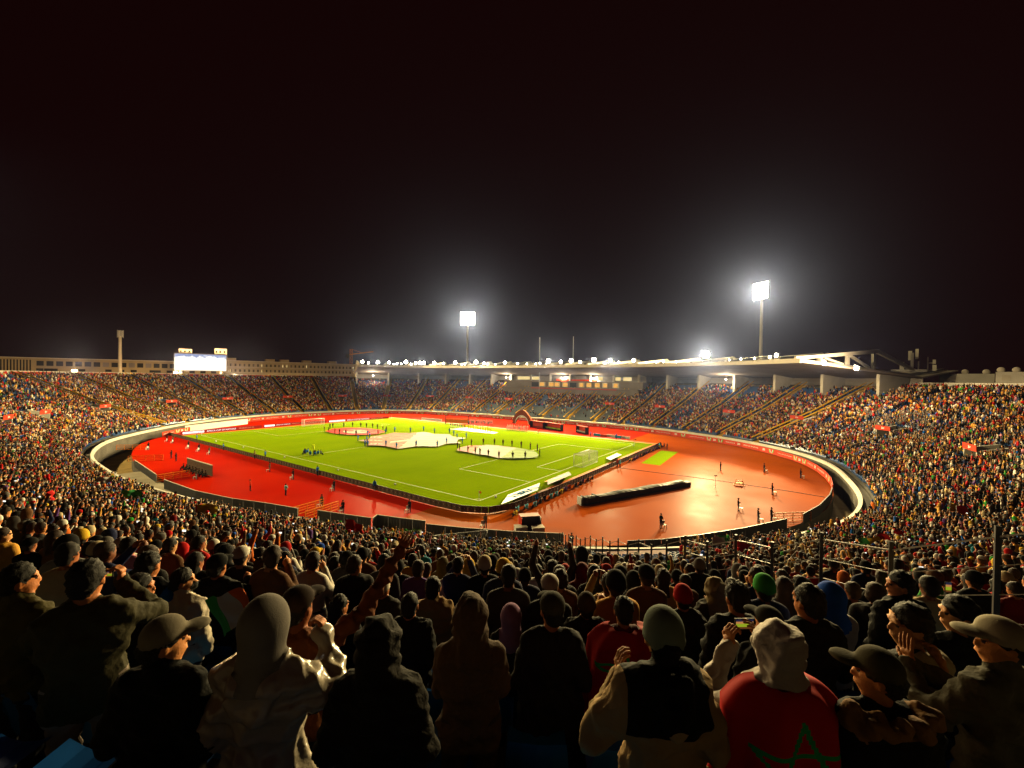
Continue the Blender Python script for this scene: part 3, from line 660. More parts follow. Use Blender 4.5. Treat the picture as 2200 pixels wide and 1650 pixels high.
def prim_d(p, X):
    if p[0] == 'c':
        _, a, b, ra, rb, m, k, fy, bias = p
        ax, ay, az = X[0]-a[0], (X[1]-a[1])/fy, X[2]-a[2]
        bx, by, bz = b[0]-a[0], (b[1]-a[1])/fy, b[2]-a[2]
        h = np.clip((ax*bx+ay*by+az*bz)/max(bx*bx+by*by+bz*bz, 1e-9), 0, 1)
        d = np.sqrt((ax-bx*h)**2+(ay-by*h)**2+(az-bz*h)**2)-(ra+(rb-ra)*h)
        return d*(fy if fy < 1 else 1)
    _, c, r, cut, sub, m, k, fy, bias = p
    x, y, z = (X[0]-c[0]), (X[1]-c[1]), (X[2]-c[2])
    k0 = np.sqrt((x/r[0])**2+(y/r[1])**2+(z/r[2])**2); k1 = np.sqrt((x/r[0]**2)**2+(y/r[1]**2)**2+(z/r[2]**2)**2)+1e-9
    d = k0*(k0-1)/k1
    if cut is not None:
        nx, ny, nz, off = cut; d = np.maximum(d, X[0]*nx+X[1]*ny+X[2]*nz-off)
    if sub is not None:
        q = ('e', np.array(sub[0], float), np.array(sub[1], float), None, None, 0, 0, 1, 0); d = np.maximum(d, -prim_d(q, X))
    return d
def prim_box(p):
    if p[0] == 'c':
        r = max(p[3], p[4]); return np.minimum(p[1], p[2])-r, np.maximum(p[1], p[2])+r
    return p[1]-p[2], p[1]+p[2]
EDGES12 = [(0,1),(2,3),(4,5),(6,7),(0,2),(1,3),(4,6),(5,7),(0,4),(1,5),(2,6),(3,7)]
def mesh_fig(fig, h, name='body', fold=0., seed=0, quilt=0., mats=None, paint=None, snap=False):
    lo = np.min([prim_box(p)[0] for p in fig.p], 0)-2.5*h; hi = np.max([prim_box(p)[1] for p in fig.p], 0)+2.5*h
    n = np.ceil((hi-lo)/h).astype(int)+1
    ax = [lo[i]+h*np.arange(n[i]) for i in range(3)]
    D = np.full(n, .25, np.float32)
    for p in fig.p:
        a, b = prim_box(p); mg = p[6]+2.5*h
        i0 = np.maximum(0, np.floor((a-mg-lo)/h).astype(int)); i1 = np.minimum(n, np.ceil((b+mg-lo)/h).astype(int)+1)
        sl = tuple(slice(i0[k], i1[k]) for k in range(3))
        X = np.meshgrid(*(ax[k][sl[k]] for k in range(3)), indexing='ij', sparse=True)
        d = prim_d(p, X); o = D[sl]; k = max(p[6], 1e-4)
        hh = np.maximum(k-np.abs(d-o), 0)/k
        D[sl] = np.minimum(d, o)-hh*hh*k*.25
    c8 = np.stack([D[i:n[0]-1+i, j:n[1]-1+j, l:n[2]-1+l] for i in (0, 1) for j in (0, 1) for l in (0, 1)], -1)
    S = c8 < 0; mk = S.any(-1) & ~S.all(-1)
    cells = np.argwhere(mk); v8 = c8[mk]; idx = -np.ones(mk.shape, np.int64); idx[mk] = np.arange(len(cells))
    offs = np.array([(i, j, l) for i in (0, 1) for j in (0, 1) for l in (0, 1)], float)
    acc = np.zeros((len(cells), 3)); cnt = np.zeros(len(cells))
    for e0, e1 in EDGES12:
        x = (v8[:, e0] < 0) != (v8[:, e1] < 0)
        t = v8[x, e0]/(v8[x, e0]-v8[x, e1]); acc[x] += offs[e0]+t[:, None]*(offs[e1]-offs[e0]); cnt[x] += 1
    V = lo+h*(cells+acc/cnt[:, None])
    Q = []
    B = D < 0
    for axn in range(3):
        sl0 = [slice(None)]*3; sl1 = [slice(None)]*3; sl0[axn] = slice(0, -1); sl1[axn] = slice(1, None)
        ch = B[tuple(sl0)] != B[tuple(sl1)]; E = np.argwhere(ch); st = B[tuple(sl0)][ch]
        u, v = [(1, 2), (2, 0), (0, 1)][axn]
        ok = (E[:, u] > 0) & (E[:, v] > 0) & (E[:, u] < n[u]-1) & (E[:, v] < n[v]-1); E = E[ok]; st = st[ok]
        def cid(du, dv):
            q = E.copy(); q[:, u] += du; q[:, v] += dv; return idx[q[:, 0], q[:, 1], q[:, 2]]
        q = np.stack([cid(-1, -1), cid(0, -1), cid(0, 0), cid(-1, 0)], 1)
        q[~st] = q[~st][:, ::-1]; Q.append(q)
    Q = np.concatenate(Q); Q = Q[(Q >= 0).all(1)]
    C = V[Q].mean(1)
    def mdist(X):
        o = np.full((8, len(X)), 9.)
        for p in fig.p: o[p[5]] = np.minimum(o[p[5]], prim_d(p, X.T)-p[8])
        if paint is not None: o[EXTRA] = np.minimum(o[EXTRA], o[TOP]-paint(X))
        return o
    mi = mdist(C).argmin(0).astype(np.int32)
    if snap:
        lo_m = np.full(len(V), 99); hi_m = np.full(len(V), -1)
        for k in range(4): np.minimum.at(lo_m, Q[:, k], mi); np.maximum.at(hi_m, Q[:, k], mi)
        bd = np.argwhere(lo_m != hi_m).ravel()
        for _ in range(2):
            X = V[bd]; ia, ib = lo_m[bd], hi_m[bd]; ar = np.arange(len(bd))
            def g(X): m_ = mdist(X); return np.clip(m_[ia, ar]-m_[ib, ar], -.05, .05)
            g0 = g(X); e = h*.3; gr = np.stack([(g(X+np.eye(3)[k]*e)-g0)/e for k in range(3)], 1); n2 = (gr**2).sum(1)+1e-3
            st = -(g0/n2)[:, None]*gr; ln = np.linalg.norm(st, axis=1)[:, None]+1e-9; st *= np.minimum(1, .6*h/ln); V[bd] = X+st
    if fold or quilt:
        me_n = np.zeros_like(V); fn = np.cross(V[Q[:, 1]]-V[Q[:, 0]], V[Q[:, 3]]-V[Q[:, 0]])
        for k in range(4): np.add.at(me_n, Q[:, k], fn)
        me_n /= np.linalg.norm(me_n, axis=1)[:, None]+1e-9
        cm = np.zeros(len(V)); 
        isc = np.isin(mi, (TOP, BOT, EXTRA)).astype(float)
        for k in range(4): np.maximum.at(cm, Q[:, k], isc)
        rg = np.random.default_rng(seed); f = np.zeros(len(V))
        for q in range(7):
            dr = rg.normal(size=3)*np.array([1, 1, 1.5]); dr /= np.linalg.norm(dr); wl = rg.uniform(.05, .17)
            ph = rg.uniform(0, 6.28); wp = np.sin(V@rg.normal(size=3)*9+rg.uniform(0, 6))
            f += (1-np.abs(np.sin(V@dr*math.pi/wl+ph+1.3*wp))*1.6)*rg.uniform(.4, 1)*wl*6
        V = V+me_n*(f*fold*cm)[:, None]*.034
        hm = np.zeros(len(V)); ish = (mi == HAIR).astype(float)
        for k in range(4): np.maximum.at(hm, Q[:, k], ish)
        hf = sum(np.sin(V@(rg.normal(size=3)*150)+rg.uniform(0, 6)) for _ in range(6))
        V = V+me_n*(hf*hm*.0026)[:, None]
        if quilt:
            V = V+me_n*(quilt*(np.abs(np.sin(V[:, 2]*math.pi/.085))**.6-.6)*cm*(V[:, 2] > .75))[:, None]
    me = bpy.data.meshes.new(name); me.vertices.add(len(V)); me.vertices.foreach_set('co', V.astype(np.float32).ravel())
    me.loops.add(len(Q)*4); me.loops.foreach_set('vertex_index', Q.astype(np.int32).ravel())
    me.polygons.add(len(Q)); me.polygons.foreach_set('loop_start', np.arange(0, len(Q)*4, 4, dtype=np.int32)); me.polygons.foreach_set('loop_total', np.full(len(Q), 4, np.int32))
    for m in (mats or PMATS): me.materials.append(m)
    me.polygons.foreach_set('material_index', mi); me.polygons.foreach_set('use_smooth', np.ones(len(Q), bool))
    me.update(calc_edges=True); me.validate(); return me

ARMS = {'down': ((.225, -.02, 1.13), (.22, .07, .88)), 'pocket': ((.25, -.05, 1.14), (.16, .13, .96)), 'phone': ((.26, .22, 1.28), (.09, .36, 1.54)), 'clap': ((.24, .10, 1.14), (.045, .33, 1.27)),
        'up': ((.33, .05, 1.66), (.28, .12, 1.92)), 'fold': ((.205, .07, 1.15), (-.02, .21, 1.17)), 'chin': ((.22, .15, 1.13), (.06, .18, 1.46))}
def figure(arms=('down', 'down'), head='hair', bulk=.02, legs=True, lower='pants', sit=False, yaw=0., nod=0., hands=True, collar=False, hoodcol=TOP, belly=0., face=True, elbows=None, seat_h=.45):
    f = Fig(); b = bulk
    dz = 0.
    if sit: dz = seat_h-.90
    def z(v): return v+dz
    f.rc((-.075, 0, z(.95)), (.075, 0, z(.95)), .112+b*.3, .112+b*.3, BOT if lower == 'pants' else TOP, .05, .8)
    f.rc((-.035, .01, z(1.02)), (-.04, 0, z(1.22)), .112+b*.8+belly, .12+b*.8, TOP, .06, .8); f.rc((.035, .01, z(1.02)), (.04, 0, z(1.22)), .112+b*.8+belly, .12+b*.8, TOP, .06, .8)
    f.rc((-.09, -.01, z(1.29)), (.09, -.01, z(1.29)), .112+b*.8, .112+b*.8, TOP, .06, .8)
    f.rc((-.135, -.015, z(1.415)), (.135, -.015, z(1.415)), .06+b*.5, .06+b*.5, TOP, .06)
    f.rc((-.09, -.02, z(1.46)), (.09, -.02, z(1.46)), .05+b*.5, .05+b*.5, TOP, .05)
    f.rc((-.075, 0, z(.91)), (.075, 0, z(.91)), .118+b*.75, .118+b*.75, TOP, .04, .8)      # hem
    f.rc((0, -.02, z(1.45)), (0, .012, z(1.58)), .056, .052, SKIN, .02)
    if collar: f.rc((0, -.025, z(1.475)), (0, -.005, z(1.53)), .078, .072, TOP, .02)
    for sx, nm in ((-1, arms[0]), (1, arms[1])):
        e, w = (np.array(q) for q in (ARMS[nm] if isinstance(nm, str) else nm))
        e = e*np.array([sx, 1, 1]); w = w*np.array([sx, 1, 1]); sh = np.array([sx*.168, -.015, 1.405])
        for q in (e, w, sh): q[2] += dz
        f.rc(sh, e, .058+b*.55, .047+b*.6, TOP, .045); f.rc(e, w, .047+b*.6, .035+b*.45, TOP, .02)
        if hands:
            d = (w-e)/np.linalg.norm(w-e); f.el(w+d*.07, (.04, .05, .05), SKIN, .015); f.rc(w+d*.04, w+d*.11+np.array([-sx*.02, .03, .01]), .02, .014, SKIN, .01)
    if legs and not sit:
        for sx in (-1, 1):
            if lower == 'coat': f.rc((sx*.06, 0, .95), (sx*.09, 0, .42), .15+b, .17+b, TOP, .06, .85)
            f.rc((sx*.095, 0, .92), (sx*.11, .015, .5), .098, .07, BOT, .04); f.rc((sx*.11, .015, .5), (sx*.115, -.02, .11), .07, .056, BOT, .02)
            f.rc((sx*.115, -.03, .055), (sx*.13, .13, .045), .052, .042, SHOE, .015)
    if sit:
        for sx in (-1, 1):
            f.rc((sx*.10, 0, z(.92)), (sx*.14, .42, z(.93)), .1, .075, BOT, .04); f.rc((sx*.14, .42, z(.93)), (sx*.14, .40, .1), .072, .052, BOT, .02); f.rc((sx*.14, .38, .05), (sx*.15, .54, .045), .05, .042, SHOE, .015)
    cz = z(1.645); cs, sn = math.cos(yaw), math.sin(yaw); cn, sd = math.cos(nod), math.sin(nod)
    def H(x, y, zz):
        y, zz = y*cn+zz*sd, -y*sd+zz*cn
        return (x*cs-y*sn, x*sn+y*cs+.01, cz+zz)
    f.el(H(0, -.005, .03), (.078, .093, .098), SKIN, .01); f.el(H(0, .03, -.05), (.06, .066, .075), SKIN, .03)
    if face:
        f.rc(H(0, .088, .008), H(0, .106, -.026), .010, .0125, SKIN, .016); f.rc(H(-.045, .082, .03), H(.045, .082, .03), .012, .012, SKIN, .012)
        f.rc(H(-.02, .092, -.068), H(.02, .092, -.068), .009, .009, SKIN, .006)
        for sx in (-1, 1):
            f.el(H(sx*.08, -.005, -.01), (.014, .022, .034), SKIN, .008); f.el(H(sx*.032, .086, .01), (.013, .01, .008), EYE, .003)
    if head in ('hair', 'cap'): f.el(H(0, -.02, .045), (.088, .098, .098), HAIR, .012, bias=.004); f.el(H(0, -.06, -.02), (.072, .058, .07), HAIR, .02)
    if head == 'long': f.el(H(0, -.02, .045), (.09, .1, .1), HAIR, .012, bias=.004); f.rc(H(0, -.06, .0), H(0, -.07, -.2), .085, .07, HAIR, .04)
    if head == 'bald': pass
    if head == 'beanie':
        f.el(H(0, -.015, .05), (.1, .115, .112), HEAD, .006, cut=(0, 0, -1, -(cz-.0)), bias=.006); f.el(H(0, -.015, .012), (.107, .121, .03), HEAD, .012, bias=.006); f.el(H(0, -.05, -.04), (.07, .055, .06), HAIR, .02)
    if head == 'cap':
        f.el(H(0, -.01, .058), (.099, .112, .088), HEAD, .006, cut=(0, 0, -1, -(cz+.03)), bias=.006)
        f.rc(H(0, .09, .05), H(0, .165, .035), .065, .05, HEAD, .012, bias=.004) if False else f.el(H(0, .135, .048), (.074, .08, .018), HEAD, .012, bias=.006)
    if head in ('hood', 'scarf'):
        m = HEAD if head == 'scarf' else hoodcol; pk = .02 if head == 'hood' else 0.
        f.el(H(0, -.03, .035), (.118, .135, .138+pk), m, .03, sub=(H(0, .15, -.01), (.082, .12, .115)), bias=.006)
        f.rc(H(0, -.05, -.1), (0, -.04, z(1.45)), .105, .125, m, .05)
        if head == 'hood': f.el(H(0, -.09, .10), (.05, .06, .06), m, .06)
    if head == 'hooddown':
        f.el(H(0, -.02, .045), (.088, .098, .098), HAIR, .012, bias=.004); f.el(H(0, -.06, -.02), (.072, .058, .07), HAIR, .02)
    if head in ('hooddown', 'beaniehood'):
        f.rc((-.1, -.09, z(1.47)), (.1, -.09, z(1.47)), .055, .055, hoodcol, .03); f.rc((-.06, -.12, z(1.40)), (.06, -.12, z(1.40)), .05, .05, hoodcol, .04)
    return f

# palettes (linear)
def lin(r, g, b): return tuple(((c/255)/12.92 if c/255 <= .04045 else ((c/255+.055)/1.055)**2.4) for c in (r, g, b))
SKINS = [lin(216, 140, 78), lin(198, 118, 60), lin(168, 94, 48), lin(228, 160, 100), lin(124, 70, 40)]
HAIRS = [lin(20, 16, 14), lin(28, 20, 16), lin(44, 30, 22), lin(60, 44, 34)]
TOPS = [('black', lin(18, 15, 15), 36), ('charcoal', lin(46, 42, 40), 13), ('brown', lin(92, 60, 32), 11), ('olive', lin(80, 72, 36), 6), ('white', lin(236, 228, 212), 9), ('cream', lin(216, 186, 130), 9), ('golden', lin(222, 160, 64), 6), ('grey', lin(110, 106, 102), 6), ('red', lin(200, 22, 20), 9), ('dark red', lin(112, 18, 22), 4),
        ('navy blue', lin(28, 36, 72), 6), ('bright blue', lin(24, 96, 190), 3), ('teal', lin(30, 120, 140), 1), ('green', lin(52, 150, 50), 2), ('yellow', lin(232, 186, 40), 2), ('orange', lin(226, 110, 30), 3), ('pink', lin(214, 140, 160), 1), ('purple', lin(96, 60, 130), 1)]
HATS = [('black', lin(18, 17, 18), 22), ('grey', lin(104, 100, 96), 7), ('white', lin(226, 218, 204), 8), ('red', lin(186, 22, 22), 6), ('cream', lin(210, 190, 150), 5), ('green', lin(60, 160, 60), 2), ('blue', lin(30, 80, 180), 3), ('brown', lin(90, 62, 42), 4), ('yellow', lin(226, 180, 50), 2)]
BOTS = [lin(24, 25, 32), lin(36, 42, 62), lin(60, 58, 58), lin(70, 60, 48), lin(20, 20, 20)]
def pick(tab, rg): 
    w = np.array([t[2] for t in tab], float); return tab[rg.choice(len(tab), p=w/w.sum())]
def dress(o, top, bot=None, head=None, skin=None, hair=None, extra=None):
    o['topcol'] = list(top); o['botcol'] = list(bot or BOTS[0]); o['headcol'] = list(head or top); o['skincol'] = list(skin or SKINS[1]); o['haircol'] = list(hair or HAIRS[0]); o['extracol'] = list(extra or top)
    return o
# pose templates shared by the crowd: (name, kwargs, phrase)
TPL = [('hair', dict(arms=('down', 'down')), 'bare headed', 'arms at the sides'), ('hood', dict(arms=('pocket', 'pocket'), bulk=.03), 'hood up', 'hands in pockets'), ('beanie', dict(arms=('clap', 'clap'), bulk=.03), 'beanie', 'clapping'),
       ('cap', dict(arms=('fold', 'fold')), 'cap', 'arms folded'), ('hair', dict(arms=('phone', 'phone'), bulk=.03), 'bare headed', 'holding up both hands'), ('hair', dict(arms=('pocket', 'chin'), yaw=.7), 'bare headed', 'looking left'),
       ('long', dict(arms=('clap', 'clap'), yaw=-.5), 'long hair', 'looking right'), ('beanie', dict(arms=('down', 'pocket'), bulk=.05), 'beanie', 'hands low'), ('cap', dict(arms=('down', 'up')), 'cap', 'one arm raised'),
       ('scarf', dict(arms=('fold', 'fold'), bulk=.025), 'headscarf', 'arms folded'), ('hooddown', dict(arms=('down', 'down'), bulk=.035, yaw=-.8), 'bare headed', 'looking right'), ('hair', dict(arms=('up', 'up'), bulk=.02), 'bare headed', 'both arms raised')]
TN = [mesh_fig(figure(head=h, **kw), .027, 'person', fold=.05, seed=i) for i, (h, kw, _, _) in enumerate(TPL)]
TM = [mesh_fig(figure(head=h, face=False, legs=True, **kw), .046, 'person_mid') for h, kw, _, _ in TPL]
TF = [mesh_fig(figure(head=h, face=False, legs=False, **kw), .075, 'person_far') for h, kw, _, _ in TPL[:10]]
def template_collection(name, meshes):
    c = bpy.data.collections.new(name)
    for i, me in enumerate(meshes): c.objects.link(bpy.data.objects.new(f'{name}_{i:02d}', me))
    return c
def scatter(name, P, rot, scl, idx, cols, coll, label=None, kind='stuff'):
    me = bpy.data.meshes.new(name); me.vertices.add(len(P)); me.vertices.foreach_set('co', np.asarray(P, np.float32).ravel())
    def at(nm, ty, v):
        a = me.attributes.new(nm, ty, 'POINT'); k = {'FLOAT': 'value', 'INT': 'value', 'FLOAT_VECTOR': 'vector', 'FLOAT_COLOR': 'color'}[ty]; a.data.foreach_set(k, np.asarray(v).ravel())
    r3 = np.zeros((len(P), 3), np.float32); r3[:, 2] = rot; r3[:, :2] = (NP.normal(0, .07, (len(P), 2)) if 'crowd' in name else 0); at('rot', 'FLOAT_VECTOR', r3); at('scl', 'FLOAT', np.asarray(scl, np.float32)); at('idx', 'INT', np.asarray(idx, np.int32))
    for k, v in cols.items(): at(k, 'FLOAT_COLOR', np.concatenate([np.asarray(v, np.float32), np.ones((len(P), 1), np.float32)], 1))
    o = link(name, me); ng = bpy.data.node_groups.new(name, 'GeometryNodeTree')
    ng.interface.new_socket('Geometry', in_out='INPUT', socket_type='NodeSocketGeometry'); ng.interface.new_socket('Geometry', in_out='OUTPUT', socket_type='NodeSocketGeometry')
    N, L = ng.nodes, ng.links; gi = N.new('NodeGroupInput'); go = N.new('NodeGroupOutput'); iop = N.new('GeometryNodeInstanceOnPoints'); ci = N.new('GeometryNodeCollectionInfo')
    ci.inputs['Collection'].default_value = coll; ci.inputs['Separate Children'].default_value = True; ci.inputs['Reset Children'].default_value = True
    def na(nm, ty):
        q = N.new('GeometryNodeInputNamedAttribute'); q.data_type = ty; q.inputs['Name'].default_value = nm; return q.outputs['Attribute']
    L.new(gi.outputs[0], iop.inputs['Points']); L.new(ci.outputs[0], iop.inputs['Instance']); iop.inputs['Pick Instance'].default_value = True
    L.new(na('idx', 'INT'), iop.inputs['Instance Index']); L.new(na('rot', 'FLOAT_VECTOR'), iop.inputs['Rotation']); L.new(na('scl', 'FLOAT'), iop.inputs['Scale'])
    L.new(iop.outputs[0], go.inputs[0]); md = o.modifiers.new('instances', 'NODES'); md.node_group = ng
    tag(o, label, None, None, kind); return o
# ------------------------------------------------------------------ the people of the nearest rows, one by one
def terrace_at(P):
    s, t = -P[0], P[1]; d2 = ((FC-np.array([s, t]))**2).sum(1); i = int(np.argmin(d2)); o = float((np.array([s, t])-FC[i])@FNRM[i])
    return ROW_Z[row_at(o)]
def hand_mesh(curl=.5, thumb=.5, spread=.06):
    f = Fig(); f.rc((-.022, .03, 0), (.022, .03, 0), .02, .02, SKIN, .015, 1.0); f.rc((-.02, .07, 0), (.022, .075, 0), .017, .018, SKIN, .02); f.rc((0, -.02, 0), (0, .02, 0), .027, .026, SKIN, .02)
    for k, (x, L) in enumerate(((-.032, .062), (-.011, .078), (.011, .084), (.032, .076))):
        p = np.array([x, .085, 0.]); ang = 0.; dx = (k-1.5)*spread
        for sgi, q in enumerate((.45, .32, .25)):
            ang += curl*(1.0 if sgi else .8); d = np.array([dx*(1-.5*sgi), math.cos(ang), -math.sin(ang)]); n = p+d*L*q*1.15
            f.rc(p, n, .0098-.0012*sgi, .0088-.0012*sgi, SKIN, .005); p = n
    p = np.array([.03, .02, -.004]); 
    for sgi, q in enumerate((.038, .032, .026)):
        d = np.array([.75-thumb*.5*sgi, .65, -.25-thumb*.35*sgi]); d /= np.linalg.norm(d); n = p+d*q; f.rc(p, n, .0135-.0017*sgi, .0118-.0017*sgi, SKIN, .008); p = n
    return mesh_fig(f, .0052, 'hand')
HAND_OPEN, HAND_CURL, HAND_GRIP = hand_mesh(.12, .2, .09), hand_mesh(.55, .7, .04), hand_mesh(1.05, 1.0, .03)
def put_hand(root, me, wrist, direction, palm, mirror=False):
    o = link('hand', me, root); y = Vector(direction).normalized(); z = -Vector(palm); z = (z-y*z.dot(y)).normalized(); x = y.cross(z)
    Mx = Matrix((x, y, z)).transposed().to_4x4(); Mx.translation = Vector(wrist)
    if mirror: Mx = Mx @ Matrix.Scale(-1, 4, (1, 0, 0))
    o.matrix_local = Mx
    for k in ('skincol', 'topcol'): o[k] = root[k] if k in root else list(SKINS[1])
    return o
def cape_mesh(side=0., star=True, zbot=.52, seed=0, off=.045):
    b = MB(); nu, nv = 110, 110; rgx = random.Random(seed); ph = [rgx.uniform(0, 6) for _ in range(4)]
    def S(a, c):
        z = 1.53-(1.53-zbot)*c; fi = math.radians(-90+a*112+side)
        k = min(1, max(0, (1.53-z)/.13))**.5; fl = max(0, (1.35-z))*.12
        rx, ry = .09+(.185)*k+fl+off, .085+.09*k+fl+off
        w = (.012+.035*c)*math.sin(fi*7+ph[0]+1.2*math.sin(c*4+ph[1]))+.012*c*math.sin(fi*15+ph[2])
        return (math.cos(fi)*(rx+w), math.sin(fi)*(ry+w)-.01, z+.02*math.sin(fi*3+ph[3])*c)
    sc = (-.04, .33); tip = [(sc[0]+.21*math.sin(2*math.pi*k/5), sc[1]-.21*math.cos(2*math.pi*k/5)) for k in range(5)]
    def star_at(a, c):
        a, c = a*.46, c*(1.53-zbot)
        for k in range(5):
            p, q = tip[k], tip[(k+2) % 5]; dx, dy = q[0]-p[0], q[1]-p[1]; t = max(0, min(1, ((a-p[0])*dx+(c-p[1])*dy)/(dx*dx+dy*dy)))
            if math.hypot(a-p[0]-dx*t, c-p[1]-dy*t) < .011: return 1
        return 0
    ids = []
    for i in range(nu+1):
        for j in range(nv+1): b.v.append(S(-1+2*i/nu, j/nv))
    for i in range(nu):
        for j in range(nv):
            b.f.append((i*(nv+1)+j, (i+1)*(nv+1)+j, (i+1)*(nv+1)+j+1, i*(nv+1)+j+1)); b.m.append(star_at(-1+2*(i+.5)/nu, (j+.5)/nv) if star else 0)
    return b.mesh('flag_cape', [M['red_flag'], M['star_green']], True)
M['star_green'] = mat('star_green', (.01, .22, .06), .7, .2, 4)
HEROES = []
def hero(hx, hy, D, head, label, top, kw=None, bot=None, hat=None, skin=1, hair=0, extra=None, face=0., fold=.35, quilt=0., h=.0155, hands=(), cape=None, gloss=None, add=None, child=None, paint=None):
    kw = dict(kw or {}); P = at_d(hx, hy, D); zf = terrace_at(P); sc = min(1.13, max(.86, (P.z-zf)/1.66)); zf = P.z-1.66*sc
    fig = figure(head=head, hands=False if hands is not None else True, **kw)
    if add: add(fig)
    me = mesh_fig(fig, h, 'person', fold=fold, seed=len(HEROES)+3, quilt=quilt, mats=gloss, paint=paint, snap=True)
    o = link('person', me, None, (P.x, P.y, zf), YAW+face); o.scale = (sc,)*3
    dress(o, lin(*top), lin(*bot) if bot else BOTS[0], lin(*hat) if hat else None, SKINS[skin], HAIRS[hair], lin(*extra) if extra else None)
    tag(o, label, 'person'); HEROES.append(dict(xy=(P.x, P.y), o=o))
    for hm, wr, di, pa, mi in (hands or ()): put_hand(o, hm, wr, di, pa, mi)
    if cape: c = link('flag_cape', cape_mesh(**cape), o); c['label'] = 'red flag with a green star outline worn as a cape'
    if child: child(o)
    return o
M['raincoat'] = attr_mat('raincoat', 'topcol', .3, .5, 26, .1, 5, .6, 0, .6, .22)
RAIN = [M[k] for k in ('skin', 'raincoat', 'cloth_bottom', 'headwear', 'shoe', 'hair', 'cloth_extra', 'eye')]
PH_L, PH_R = ARMS['phone'], ARMS['phone']
hero(40, 1245, 3.0, 'hair', 'dark haired person in dark olive jacket at the left edge, head turned right', (62, 56, 28), dict(arms=('pocket', 'pocket'), bulk=.04, yaw=-.7, collar=True))
hero(186, 1243, 2.75, 'hair', 'tall person in olive jacket and grey trousers filming with a glowing phone at left', (50, 46, 26), dict(arms=(((.31, .20, 1.24), (.10, .42, 1.42)), ((.31, .20, 1.26), (.08, .43, 1.44))), bulk=.035, yaw=-.2), bot=(120, 106, 96), face=.55,
     hands=[(HAND_CURL, (-.10, .42, 1.42), (.3, .3, .9), (1, .2, 0), True), (HAND_GRIP, (.08, .43, 1.44), (-.1, .2, 1), (-1, .2, 0), False)])
hero(300, 1262, 3.3, 'hair', 'dark clothed person left of the white jacket man, lit cheek in profile', (16, 14, 14), dict(arms=('pocket', 'down'), bulk=.03, yaw=-1.0), face=-.1)
hero(318, 1212, 3.9, 'hair', 'person in black and blue jacket behind the left profile man', (14, 16, 22), dict(arms=('down', 'down'), bulk=.04), extra=(16, 80, 190), add=lambda f: f.rc((.24, -.02, 1.38), (.3, -.02, 1.0), .075, .07, EXTRA, .02, 1, .01))
hero(392, 1246, 3.9, 'hair', 'bearded man in cream white jacket, head turned right, near the left', (226, 212, 188), dict(arms=('down', 'down'), bulk=.035, yaw=-1.0, collar=True), skin=0, fold=.3,
     add=lambda f: f.el((.06, .06, 1.575), (.05, .055, .05), HAIR, .02, bias=.004))
hero(352, 1376, 2.0, 'cap', 'large figure in black coat and grey cap in the left foreground, facing right', (10, 9, 9), dict(arms=('pocket', 'pocket'), bulk=.045, yaw=-.85, collar=True), hat=(104, 96, 82), skin=0, fold=.5)
hero(574, 1347, 2.0, 'hood', 'person in white shiny rain jacket with grey hood up, left foreground', (196, 182, 160), dict(arms=('pocket', ((.36, .06, 1.24), (.20, .22, 1.47))), bulk=.04, hoodcol=HEAD, yaw=-.15), hat=(104, 98, 92), skin=1, fold=.6, gloss=RAIN, h=.0135,
     hands=[(HAND_GRIP, (.20, .22, 1.47), (-.25, .25, .9), (-1, 0, .2), False)], add=lambda f: (f.rc((-.09, -.105, 1.44), (.09, -.105, 1.44), .05, .05, TOP, .03), f.rc((-.05, -.14, 1.34), (.05, -.14, 1.34), .05, .05, TOP, .05), f.rc((-.1, 0, .85), (.1, 0, .80), .17, .17, TOP, .05, .8)))
hero(640, 1302, 2.65, 'cap', 'man in dark brown cap with one arm stretched up towards the pitch', (112, 62, 28), dict(arms=('down', ((.36, .22, 1.50), (.52, .52, 1.80))), bulk=.03, yaw=-.3), hat=(40, 28, 20), skin=2,
     hands=[(HAND_OPEN, (.52, .52, 1.80), (.42, .5, .75), (-.3, .7, -.5), False)])
hero(815, 1388, 1.98, 'hood', 'person in dark quilted puffer jacket with hood up, left of centre foreground', (26, 21, 15), dict(arms=('pocket', 'pocket'), bulk=.05), fold=.35, quilt=.014, h=.0135)
hero(822, 1262, 5.1, 'beanie', 'person in white beanie and grey puffer jacket behind the puffer hood', (40, 37, 34), dict(arms=('pocket', 'pocket'), bulk=.05, yaw=-.6), hat=(226, 214, 190), quilt=.01)
hero(1012, 1327, 2.62, 'hood', 'person in dark brown hoodie with pointed hood standing at the centre', (70, 50, 30), dict(arms=('fold', 'fold'), bulk=.03), bot=(40, 30, 22), fold=.25, h=.0135)
hero(1098, 1326, 3.9, 'scarf', 'person in mauve headscarf between the hooded figure and the coat man', (24, 20, 24), dict(arms=('fold', 'fold'), bulk=.03), hat=(150, 112, 142))
hero(1186, 1309, 3.2, 'cap', 'man in dark cap and long black coat right of centre', (18, 15, 13), dict(arms=('pocket', 'pocket'), bulk=.035, lower='coat', yaw=.25), hat=(46, 44, 34), fold=.25)
hero(1340, 1310, 3.5, 'hair', 'person wearing a red flag with green star as cape, behind the green beanie', (60, 10, 10), dict(arms=('fold', 'fold'), bulk=.03), cape=dict(seed=2, zbot=.7))
